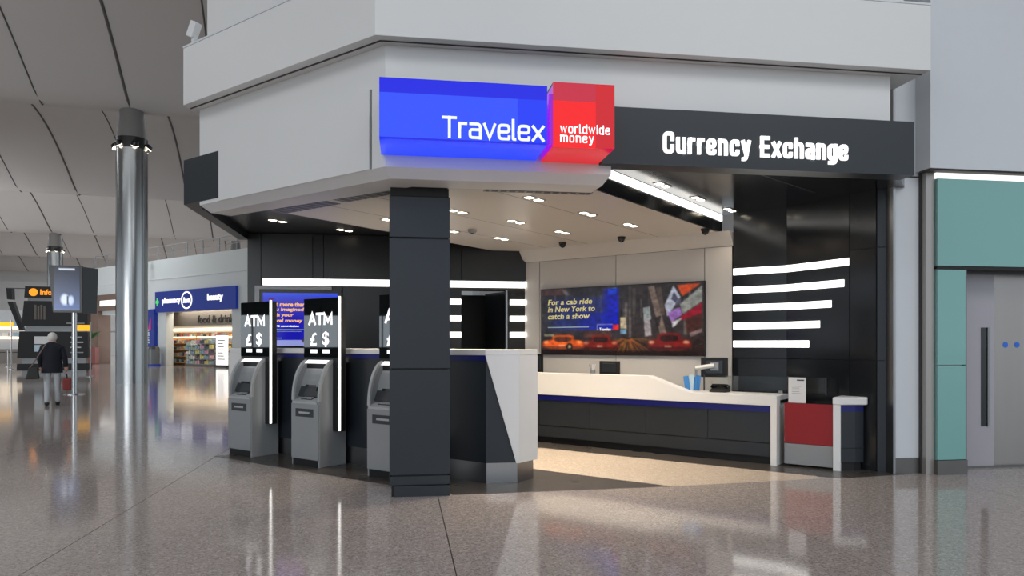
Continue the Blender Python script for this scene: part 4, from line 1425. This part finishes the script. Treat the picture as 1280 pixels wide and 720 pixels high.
tp = thing('pillar_sign', 'narrow blue upright sign with white arrow beside the shop entrance', 'sign', SF @ Vector((sx(71.0), 0, 0.1)), 0)
MB(SF).box(xs['t0'], xs['t1'], 0.0, 3.92, 0.0, 0.25).build('board', 'shop_blue', tp)
b = MB(SF @ Matrix.Translation((sx(71.15), 0.95, 0.25)))
b.add([(-0.22, 0.30, 0), (-0.08, 0.30, 0), (0.17, 0, 0), (-0.08, -0.30, 0), (-0.22, -0.30, 0), (0.02, 0, 0), (-0.22, 0.30, 0.03), (-0.08, 0.30, 0.03), (0.17, 0, 0.03), (-0.08, -0.30, 0.03), (-0.22, -0.30, 0.03), (0.02, 0, 0.03)],
      [(6, 7, 8, 11), (11, 8, 9, 10), (0, 1, 7, 6), (1, 2, 8, 7), (2, 3, 9, 8), (3, 4, 10, 9), (4, 5, 11, 10), (5, 0, 6, 11)])
b.build('arrow', 'glow_text', tp)
for k in range(6):
    MB(SF).box(sx(71.35), sx(70.95) - 0.04 * (k % 3), 1.55 + k * 0.17, 1.66 + k * 0.17, 0.25, 0.27).build('print_line', 'leaflet_pale', tp)
b = MB(SF)
b.prism([(sx(71.2), 2.45), (sx(70.7), 2.45), (sx(70.7), 3.30), (sx(70.95), 3.05)], 0.25, 0.27)
b.build('emblem', 'pink', tp)

# shop fittings
for q, (d0, d1, dep) in enumerate(((72.6, 66.4, -1.75), (66.3, 60.0, -1.75))):
    t = thing('shop_shelving', ['wooden shop shelving by the entrance side of the pharmacy', 'wooden shop shelving deeper behind the display stands'][q], 'shelving', SF @ Vector((sx((d0 + d1) / 2), 0, dep)), 0)
    MB(SF).box(sx(d0), sx(d1), 0, 2.3, dep, dep + 0.05).build('back', 'shop_wood', t)
    for s_ in (d0, d1):
        MB(SF).box(sx(s_) - 0.03, sx(s_) + 0.03, 0, 2.3, dep, dep + 0.45).build('side', 'shop_wood', t)
    for k in range(5):
        MB(SF).box(sx(d0), sx(d1), 0.15 + k * 0.45, 0.21 + k * 0.45, dep, dep + 0.45).build('shelf', 'shop_light' if k == 4 else 'shop_wood', t)
    w_ = sx(d1) - sx(d0)
    npk = int((w_ - 0.15) / 0.34)
    for k in range(5):
        for i in range(npk):
            h_ = 0.16 + 0.12 * random.random()
            x_ = sx(d0) + 0.1 + i * 0.34
            o = tag(MB(SF).box(x_, x_ + 0.22, 0.214 + k * 0.45, 0.214 + k * 0.45 + h_, dep + 0.15, dep + 0.42).build('product_pack', PRODUCT[random.randrange(8)]), 'small goods pack on the %s of the wooden pharmacy shelving' % ['entrance side', 'deeper side'][q], 'pack', 'packs on the %s' % ['entrance side shelving', 'deeper shelving'][q])

for lab, d_, w_, h_, z_, cols in (('grey shop display stand with rows of small goods', 65.6, 1.15, 1.75, -0.75, (3, 5, 0)), ('colourful shop display stand with yellow and dark goods', 63.0, 1.9, 1.9, -0.55, (7, 6, 4, 3))):
    t = thing('display_stand', lab, 'stand', SF @ Vector((sx(d_), 0, z_)), 0)
    x0_ = sx(d_)
    MB(SF).box(x0_ - w_ / 2, x0_ + w_ / 2, 0, h_, z_ - 0.25, z_ - 0.2).build('back', 'shop_wall', t)
    MB(SF).box(x0_ - w_ / 2, x0_ + w_ / 2, 0, 0.15, z_ - 0.2, z_ + 0.25).build('base', 'shop_grey', t)
    for k in range(5):
        zz = 0.15 + k * (h_ - 0.2) / 5
        MB(SF).box(x0_ - w_ / 2, x0_ + w_ / 2, zz, zz + 0.03, z_ - 0.2, z_ + 0.22).build('shelf', 'silver', t)
        nn = int(w_ / 0.27)
        for i in range(nn):
            MB(SF).box(x0_ - w_ / 2 + 0.03 + i * 0.27, x0_ - w_ / 2 + 0.24 + i * 0.27, zz + 0.03, zz + 0.03 + 0.20 + 0.06 * ((i + k) % 2), z_ - 0.1, z_ + 0.15).build('goods', PRODUCT[cols[(k + i // 2) % len(cols)]], t)
t = thing('banner_stand', 'white printed banner stand at the shop entrance', 'banner', SF @ Vector((sx(59.6), 0, -0.3)), 0)
MB(SF).box(sx(60.5), sx(58.7), 0.15, 2.05, -0.32, -0.26).build('panel', 'glow_soft', t)
MB(SF).box(sx(60.5), sx(58.7), 0.0, 0.15, -0.48, -0.1).build('base', 'atm_dark', t)
for k in range(7):
    MB(SF).box(sx(60.2), sx(59.1) - 0.1 * (k % 3), 0.5 + k * 0.2, 0.56 + k * 0.2, -0.26, -0.25).build('print_line', 'atm_grey', t)
t = thing('litter_bin', 'grey litter bin at the shop entrance beside the blue sign', 'bin', SF @ Vector((sx(69.2), 0, 0.6)), 0)
M_ = Matrix.Translation(SF @ Vector((sx(69.2), 0, 0.6)))
MB(M_).lathe([(0.42, 0.0), (0.42, 0.12)], 20).build('base', 'shop_blue', t, smooth=True)
MB(M_).lathe([(0.36, 0.12), (0.38, 1.15)], 20).build('body', 'bin_grey', t, smooth=True)
MB(M_).lathe([(0.39, 1.15), (0.30, 1.32), (0.1, 1.36)], 20).build('lid', 'atm_dark', t, smooth=True)

# terrace railing above the shops
rl = thing('terrace_railing', 'thin metal railing along the terrace above the shops', 'railing', SF @ Vector((sx(68), 7.35, -0.2)), 0)
MB(SF).box(xs['l'], xs['r'], 8.28, 8.34, -0.23, -0.17).build('handrail', 'silver', rl)
MB(SF).box(xs['l'], xs['r'], 7.8, 7.83, -0.22, -0.19).build('rail', 'silver', rl)
k = 0
xx = xs['l']
while xx < xs['r']:
    MB(SF).box(xx - 0.03, xx + 0.03, 7.35, 8.3, -0.23, -0.17).build('post', 'silver', rl)
    xx += 1.9
# CCTV bracket
ca = thing('security_camera', 'black dome camera on a bracket high on the shop wall', 'camera', SF @ Vector((sx(71.4), 6.6, 0)), 0)
MB(SF).tube([(sx(71.9), 7.25, 0.06), (sx(71.9), 7.25, 0.5), (sx(71.2), 7.25, 0.6), (sx(71.2), 6.95, 0.6)], 0.05, 8).build('bracket', 'atm_dark', ca)
MB(Matrix.Translation(SF @ Vector((sx(71.2), 6.75, 0.6)))).ball((0, 0, 0), 0.24, 0.24, 0.24).build('dome', 'black_gloss', ca, smooth=True)

# brown shop front next door
bf = thing('wall_brown', 'brown stone shop portal behind the thick steel column', None, SF @ Vector((sx(80.5), 0, 0)), 0, kind='structure')
MB(SF).box(sx(83.6), sx(81.7), 0, 5.2, -0.6, 0.35).build('pier', 'brown_stone', bf)
MB(SF).box(sx(81.7), sx(74.5), 4.0, 5.2, -0.6, 0.35).build('header', 'brown_stone', bf)
MB(SF).box(sx(75.2), sx(74.5), 0, 4.0, -0.6, 0.35).build('pier', 'brown_stone', bf)
MB(SF).box(sx(81.7), sx(75.2), 0, 4.0, -1.2, -1.0).build('back_panel', 'glow_soft', bf)
MB(SF).box(sx(81.0), sx(77.2), 4.35, 4.75, 0.35, 0.42).build('lit_name_band', 'glow_soft', bf)
pp = thing('potted_plant', 'green plant in a dark red planter by the brown portal', 'plant', SF @ Vector((sx(80.6), 0, 0.9)), 0)
M_ = Matrix.Translation(SF @ Vector((sx(80.9), 0, 1.2)))
MB(M_).box(-0.55, 0.55, -0.4, 0.4, 0, 1.25).build('planter', 'planter_red', pp, bevel=0.03)
MB(M_).tube([(0.1, 0, 1.2), (0.12, 0, 2.0)], 0.05, 6).build('stem', 'brown_stone', pp)
for k in range(16):
    a = k * 2.4
    L_ = 0.5 + 0.3 * random.random()
    h_ = 0.3 + 0.35 * random.random()
    c0 = Vector((0.12, 0, 1.85))
    e = Vector((math.cos(a) * L_, math.sin(a) * L_, h_))
    s_ = Vector((-math.sin(a), math.cos(a), 0)) * 0.12
    mid = c0 + e * 0.55 + Vector((0, 0, 0.12))
    MB(M_).add([c0, mid + s_, c0 + e, mid - s_, mid + Vector((0, 0, 0.03))], [(0, 1, 4), (1, 2, 4), (2, 3, 4), (3, 0, 4), (0, 3, 2, 1)]).build('leaf', 'leaf', pp)

# =================================================================== DIGITAL TOTEM
dt = thing('digital_totem', 'tall pole with two back to back advert displays', 'totem', (-9.62, 23.12, 0), math.radians(6))
M_ = WM[dt.name]
MB(M_).lathe([(0.28, 0.0), (0.28, 0.02), (0.09, 0.03)], 20).build('base', 'steel', dt)
MB(M_).lathe([(0.07, 0.02), (0.07, 2.6)], 16).build('pole', 'steel_col', dt, smooth=True)
tz0, tz1 = 2.43, 3.81


def tapered(M, w0, w1, y0, y1, skew=0.0):
    vs = []
    for z_, w_, sk in ((tz0, w0, skew), (tz1, w1, 0)):
        vs += [(-w_ / 2 + sk, y0, z_), (w_ / 2 + sk, y0, z_), (w_ / 2 + sk, y1, z_), (-w_ / 2 + sk, y1, z_)]
    return MB(M).add(vs, [(0, 3, 2, 1), (4, 5, 6, 7), (0, 1, 5, 4), (1, 2, 6, 5), (2, 3, 7, 6), (3, 0, 4, 7)])


h1 = tapered(M_ @ Matrix.Translation((-0.19, 0, 0)), 0.76, 0.88, -0.16, -0.06, 0.06).build('display', 'black_panel', dt)
x, y = grid(30, 48)
img = np.zeros((48, 30, 3))
for c_ in range(3):
    img[..., c_] = ((1 - y) * np.array((14, 18, 38))[c_] + y * np.array((78, 98, 140))[c_]) / 255
put(img, (y > 0.87) & (y < 0.95), (70, 90, 140))
put(img, np.clip(1.5 - ((x - 0.42) / 0.16) ** 2 - ((y - 0.75) / 0.13) ** 2, 0, 1), (226, 236, 250), 0.9)
put(img, np.clip(1.4 - ((x - 0.66) / 0.12) ** 2 - ((y - 0.77) / 0.12) ** 2, 0, 1), (206, 220, 244), 0.9)
put(img, (np.abs(x - 0.53) < 0.03) & (y > 0.66) & (y < 0.86), (40, 50, 80))
put(img, (np.abs(y - 0.055) < 0.014) & (np.abs(x - 0.5) < 0.3), (190, 196, 206))
picture('screen', M_ @ Matrix.Translation((-0.19, 0, 0)) @ frame((-0.33 + 0.03, -0.16, tz0 + 0.06), (1, 0)), 0.68, tz1 - tz0 - 0.1, img, 'print_screen', h1, 0.006)
tapered(M_ @ Matrix.Translation((0.20, 0.30, 0)) @ Matrix.Rotation(math.radians(62), 4, 'Z'), 0.76, 0.88, -0.06, 0.05, 0.0).build('display', 'black_panel', dt)

# =================================================================== INFORMATION BOARD
fwd = Vector((math.sin(math.radians(-26)), math.cos(math.radians(-26)), 0))
ib = thing('information_board', 'tall black information board with orange lit header', 'board', (-17.2, 39.1, 0), math.radians(8))
M_ = WM[ib.name]


def trap(M, xl0, xl1, xr0, xr1, z0, z1, y0, y1):
    vs = []
    for z_, a, c in ((z0, xl0, xr0), (z1, xl1, xr1)):
        vs += [(a, y0, z_), (c, y0, z_), (c, y1, z_), (a, y1, z_)]
    return MB(M).add(vs, [(0, 3, 2, 1), (4, 5, 6, 7), (0, 1, 5, 4), (1, 2, 6, 5), (2, 3, 7, 6), (3, 0, 4, 7)])


trap(M_, -1.45, -1.15, 1.40, 1.30, 0.0, 4.0, 0.06, 0.5).build('core', 'silver', ib)
trap(M_, -1.62, -1.60, 1.55, 1.55, 0.18, 0.52, -0.05, 0.55).build('panel', 'black_soft', ib)
lp = trap(M_, -1.60, -1.50, 1.52, 1.50, 0.80, 2.12, -0.05, 0.55).build('panel', 'black_soft', ib)
up = trap(M_, -1.42, -1.30, 1.50, 1.48, 2.40, 3.64, -0.05, 0.55).build('panel', 'black_soft', ib)
hd = trap(M_, -1.28, -1.24, 1.48, 1.48, 3.80, 4.36, -0.10, 0.55).build('header', 'black_soft', ib)
text('lettering', 'Information', M_ @ frame((-0.58, -0.10, 3.94), (1, 0)), 1.6, 0.28, 'orange_glow', hd, 0.02, bold=0.02)
MB(M_ @ Matrix.Translation((-0.88, -0.10, 4.07)) @ Matrix.Rotation(math.radians(90), 4, 'X')).lathe([(0.19, 0), (0.19, 0.02)], 20).build('icon', 'orange_glow', hd)
for k in range(4):
    MB(M_).box(-0.85 + k * 0.13, -0.76 + k * 0.13, -0.06, -0.05, 2.72, 3.45 - 0.06 * (k % 2)).build('print_line', 'shop_grey', up)
MB(M_).box(0.55, 1.35, -0.06, -0.05, 2.52, 2.57).build('print_line', 'silver', up)
for (xa_, xb_, za_, zb_, m_) in ((-0.85, -0.1, 1.5, 1.88, 'paper'), (-0.85, -0.5, 1.12, 1.45, 'leaflet_pale'), (0.72, 1.25, 1.80, 1.88, 'silver'), (0.72, 1.30, 1.55, 1.62, 'atm_light'), (0.72, 1.20, 1.30, 1.36, 'atm_light'), (0.72, 1.30, 1.05, 1.10, 'silver')):
    MB(M_).box(xa_, xb_, -0.065, -0.05, za_, zb_).build('notice', m_, lp)
trap(M_ @ Matrix.Translation((-2.05, 0.2, 0)), 0.45, -0.05, 0.62, 0.18, 2.2, 3.60, 0, 0.4).build('side_panel', 'black_soft', ib)
trap(M_ @ Matrix.Translation((-2.05, 0.2, 0)), -0.06, -0.10, 0.16, 0.14, 3.72, 4.28, 0, 0.4).build('side_panel', 'black_soft', ib)
MB(M_).box(-2.1, -1.2, 0.2, 0.26, 4.24, 4.28).build('top_rail', 'atm_dark', ib)

# yellow way signs on thin poles
for lab, x_, y_, w_, zl in (('yellow sign on a thin pole by the information board edge', -14.09, 35.5, 0.55, 2.1), ('yellow sign on a thin pole far out past the information board', -22.5, 45.9, 0.72, 2.5)):
    t = thing('way_sign', lab, 'sign', (x_, y_, 0), math.radians(12), 'yellow way signs')
    M_ = WM[t.name]
    MB(M_).lathe([(0.16, 0), (0.16, 0.03), (0.035, 0.05), (0.035, zl + 0.4)], 12).build('pole', 'steel', t, smooth=True)
    MB(M_).box(-w_ - 0.02, -0.02 if 'board edge' in lab else 0.1, -0.03, 0.03, zl, zl + 0.27).build('plate', 'amber', t, bevel=0.01)

# distant counters and barriers past the information board
t = thing('far_counter', 'far lit counter with two glowing shelves at the picture edge', 'counter', (-33.0, 60.0, 0), math.radians(20))
M_ = WM[t.name]
MB(M_).box(-4, 4, 0, 1.0, 0, 1.1).build('body', 'shop_grey', t)
MB(M_).box(-4, 4, 2.2, 2.3, 0, 4.2).build('back', 'silver', t)
for z_ in (1.9, 2.7):
    MB(M_).box(-3.8, 3.8, 1.9, 2.2, z_, z_ + 0.18).build('light_shelf', 'shop_light', t)
    for k in range(10):
        MB(M_).box(-3.6 + k * 0.75, -3.2 + k * 0.75, 1.95, 2.15, z_ + 0.18, z_ + 0.5).build('goods', PRODUCT[(k * 3) % 8], t)
for k in range(5):
    t = thing('queue_post', 'thin steel queue post in the far row before the lit counter', 'post', (-28.6 + k * 1.0, 50.6 + k * 0.4, 0), 0, 'far queue posts')
    M_ = WM[t.name]
    MB(M_).lathe([(0.20, 0), (0.20, 0.03), (0.04, 0.05), (0.04, 1.0), (0.055, 1.0), (0.055, 1.06)], 12).build('pole', 'steel', t, smooth=True)
    MB(M_).box(-0.02, 1.05, -0.01, 0.01, 0.93, 0.98).build('belt', 'navy', t)

# =================================================================== PERSON


def skin_mesh(verts, edges, radii, root, sub=1):
    me = bpy.data.meshes.new('figure')
    me.from_pydata(verts, edges, [])
    o = bpy.data.objects.new('figure', me)
    COL.objects.link(o)
    md = o.modifiers.new('skin', 'SKIN')
    md.use_smooth_shade = True
    sv = me.skin_vertices[0].data
    for i, r in enumerate(radii):
        sv[i].radius = r if isinstance(r, tuple) else (r, r)
    sv[root].use_root = True
    s = o.modifiers.new('sub', 'SUBSURF')
    s.levels = sub
    s.render_levels = sub
    bpy.context.view_layer.update()
    m2 = bpy.data.meshes.new_from_object(o.evaluated_get(bpy.context.evaluated_depsgraph_get()))
    bpy.data.objects.remove(o)
    return m2


pn = thing('person', 'person walking away in navy jacket and pale grey trousers', 'person', (-8.42, 19.03, 0), math.radians(18))
M_ = WM[pn.name]
V = [(0, 0, 0.93), (0, 0.01, 1.10), (0, 0.02, 1.30), (0, 0.03, 1.44), (0, 0.05, 1.54), (0, 0.07, 1.62), (0, 0.075, 1.70),   # 0-6 spine and head
     (-0.10, 0, 0.88), (-0.10, 0.03, 0.50), (-0.10, -0.10, 0.11), (-0.10, -0.01, 0.045),      # 7-10 left leg (pushing off)
     (0.10, 0, 0.88), (0.10, 0.08, 0.50), (0.10, 0.10, 0.10), (0.10, 0.22, 0.045),             # 11-14 right leg (stepping)
     (-0.19, 0.02, 1.41), (-0.26, 0.0, 1.16), (-0.24, 0.10, 0.94), (-0.235, 0.13, 0.87),       # 15-18 left arm
     (0.19, 0.02, 1.41), (0.27, -0.02, 1.15), (0.29, 0.02, 0.90), (0.295, 0.03, 0.83)]         # 19-22 right arm
E_ = [(0, 1), (1, 2), (2, 3), (3, 4), (4, 5), (5, 6), (0, 7), (7, 8), (8, 9), (9, 10), (0, 11), (11, 12), (12, 13), (13, 14), (3, 15), (15, 16), (16, 17), (17, 18), (3, 19), (19, 20), (20, 21), (21, 22)]
Rr = [(0.175, 0.125), (0.175, 0.12), (0.20, 0.125), (0.13, 0.10), 0.062, (0.082, 0.098), (0.06, 0.075),
      0.10, 0.075, 0.055, (0.045, 0.04), 0.10, 0.075, 0.055, (0.045, 0.04),
      0.085, 0.066, 0.050, 0.034, 0.085, 0.066, 0.050, 0.034]
me = skin_mesh(V, E_, Rr, 0, 2)
for m_ in ('navy', 'trouser', 'skin', 'shoe'):
    me.materials.append(MATS[m_])
for p in me.polygons:
    c = p.center
    if c.z > 1.535:
        k = 2
    elif abs(c.x) > 0.17 and c.z < 0.93 and abs(c.x) > 0.2:
        k = 2
    elif c.z > 0.84:
        k = 0
    elif c.z > 0.09:
        k = 1
    else:
        k = 3
    p.material_index = k
me.name = 'body'
body = bpy.data.objects.new('body', me)
COL.objects.link(body)
body.parent = pn
WM[body.name] = WM[pn.name]
MB(M_).ball((0, 0.05, 1.67), 0.102, 0.118, 0.118, 14, 10).build('hair', 'hair_white', pn, smooth=True)
jk = MB(M_)
ringz = [(0.80, 0.225, 0.165), (0.92, 0.22, 0.165), (1.10, 0.20, 0.15), (1.28, 0.215, 0.15), (1.40, 0.20, 0.135), (1.46, 0.12, 0.10)]
vs, fs = [], []
for z_, rx, ry in ringz:
    for k in range(20):
        a = 2 * math.pi * k / 20
        vs.append((rx * math.cos(a), 0.01 + ry * math.sin(a), z_))
for j in range(len(ringz) - 1):
    for k in range(20):
        fs.append((j * 20 + k, j * 20 + (k + 1) % 20, (j + 1) * 20 + (k + 1) % 20, (j + 1) * 20 + k))
jk.add(vs, fs).build('jacket', 'navy', pn, smooth=True)
MB(M_).lathe([(0.11, 1.44), (0.085, 1.55)], 16, (0, 0.045, 0)).build('collar', 'navy', pn, smooth=True)
for s_, y_ in ((-0.10, -0.06), (0.10, 0.16)):
    MB(M_).ball((s_, y_, 0.05), 0.055, 0.14, 0.05, 10, 6).build('shoe', 'shoe', pn, smooth=True)
for s_, cx_, cy_, cz_ in ((-1, -0.235, 0.13, 0.85), (1, 0.295, 0.03, 0.81)):
    for k in range(4):
        MB(M_).tube([(cx_, cy_ - 0.025 + k * 0.018, cz_ + 0.01), (cx_ + s_ * 0.008, cy_ - 0.028 + k * 0.02, cz_ - 0.05), (cx_ - s_ * 0.012, cy_ - 0.025 + k * 0.02, cz_ - 0.085 + 0.006 * abs(k - 1.5))], [0.011, 0.010, 0.008], 6).build('finger', 'skin', pn, smooth=True)
    MB(M_).tube([(cx_, cy_ + 0.03, cz_ + 0.02), (cx_ - s_ * 0.02, cy_ + 0.055, cz_ - 0.02), (cx_ - s_ * 0.025, cy_ + 0.05, cz_ - 0.05)], [0.013, 0.011, 0.009], 6).build('thumb', 'skin', pn, smooth=True)

sbg = thing('shoulder_bag', 'dark shoulder bag hanging at the walking person', 'bag', M_ @ Vector((-0.34, -0.06, 0.62)), math.radians(18))
MB(M_).prism([(-0.52, -0.22), (-0.24, -0.22), (-0.24, -0.06), (-0.52, -0.06)], 0.66, 0.93, [(-0.46, -0.20), (-0.27, -0.20), (-0.27, -0.09), (-0.46, -0.09)]).build('pouch', 'bag_black', sbg, bevel=0.02)
MB(M_).tube([(-0.44, -0.14, 0.92), (-0.30, -0.16, 1.15), (-0.18, -0.17, 1.38), (-0.12, -0.10, 1.49), (-0.13, 0.02, 1.50)], 0.014, 6).build('strap', 'brown_stone', sbg)
rb = thing('hand_bag', 'dark red bag held low in the hand of the walking person', 'bag', M_ @ Vector((0.31, 0.03, 0.35)), math.radians(18))
MB(M_).box(0.22, 0.40, -0.08, 0.14, 0.36, 0.66).build('pouch', 'bag_red', rb, bevel=0.03)
MB(M_).tube([(0.31, -0.05, 0.65), (0.30, -0.02, 0.76), (0.30, 0.03, 0.79), (0.30, 0.08, 0.76), (0.31, 0.11, 0.65)], 0.010, 6).build('handle', 'bag_black', rb)
MB(M_).tube([(0.32, -0.09, 0.38), (0.30, -0.11, 0.20), (0.28, -0.10, 0.10)], 0.010, 6).build('strap', 'bag_red', rb)
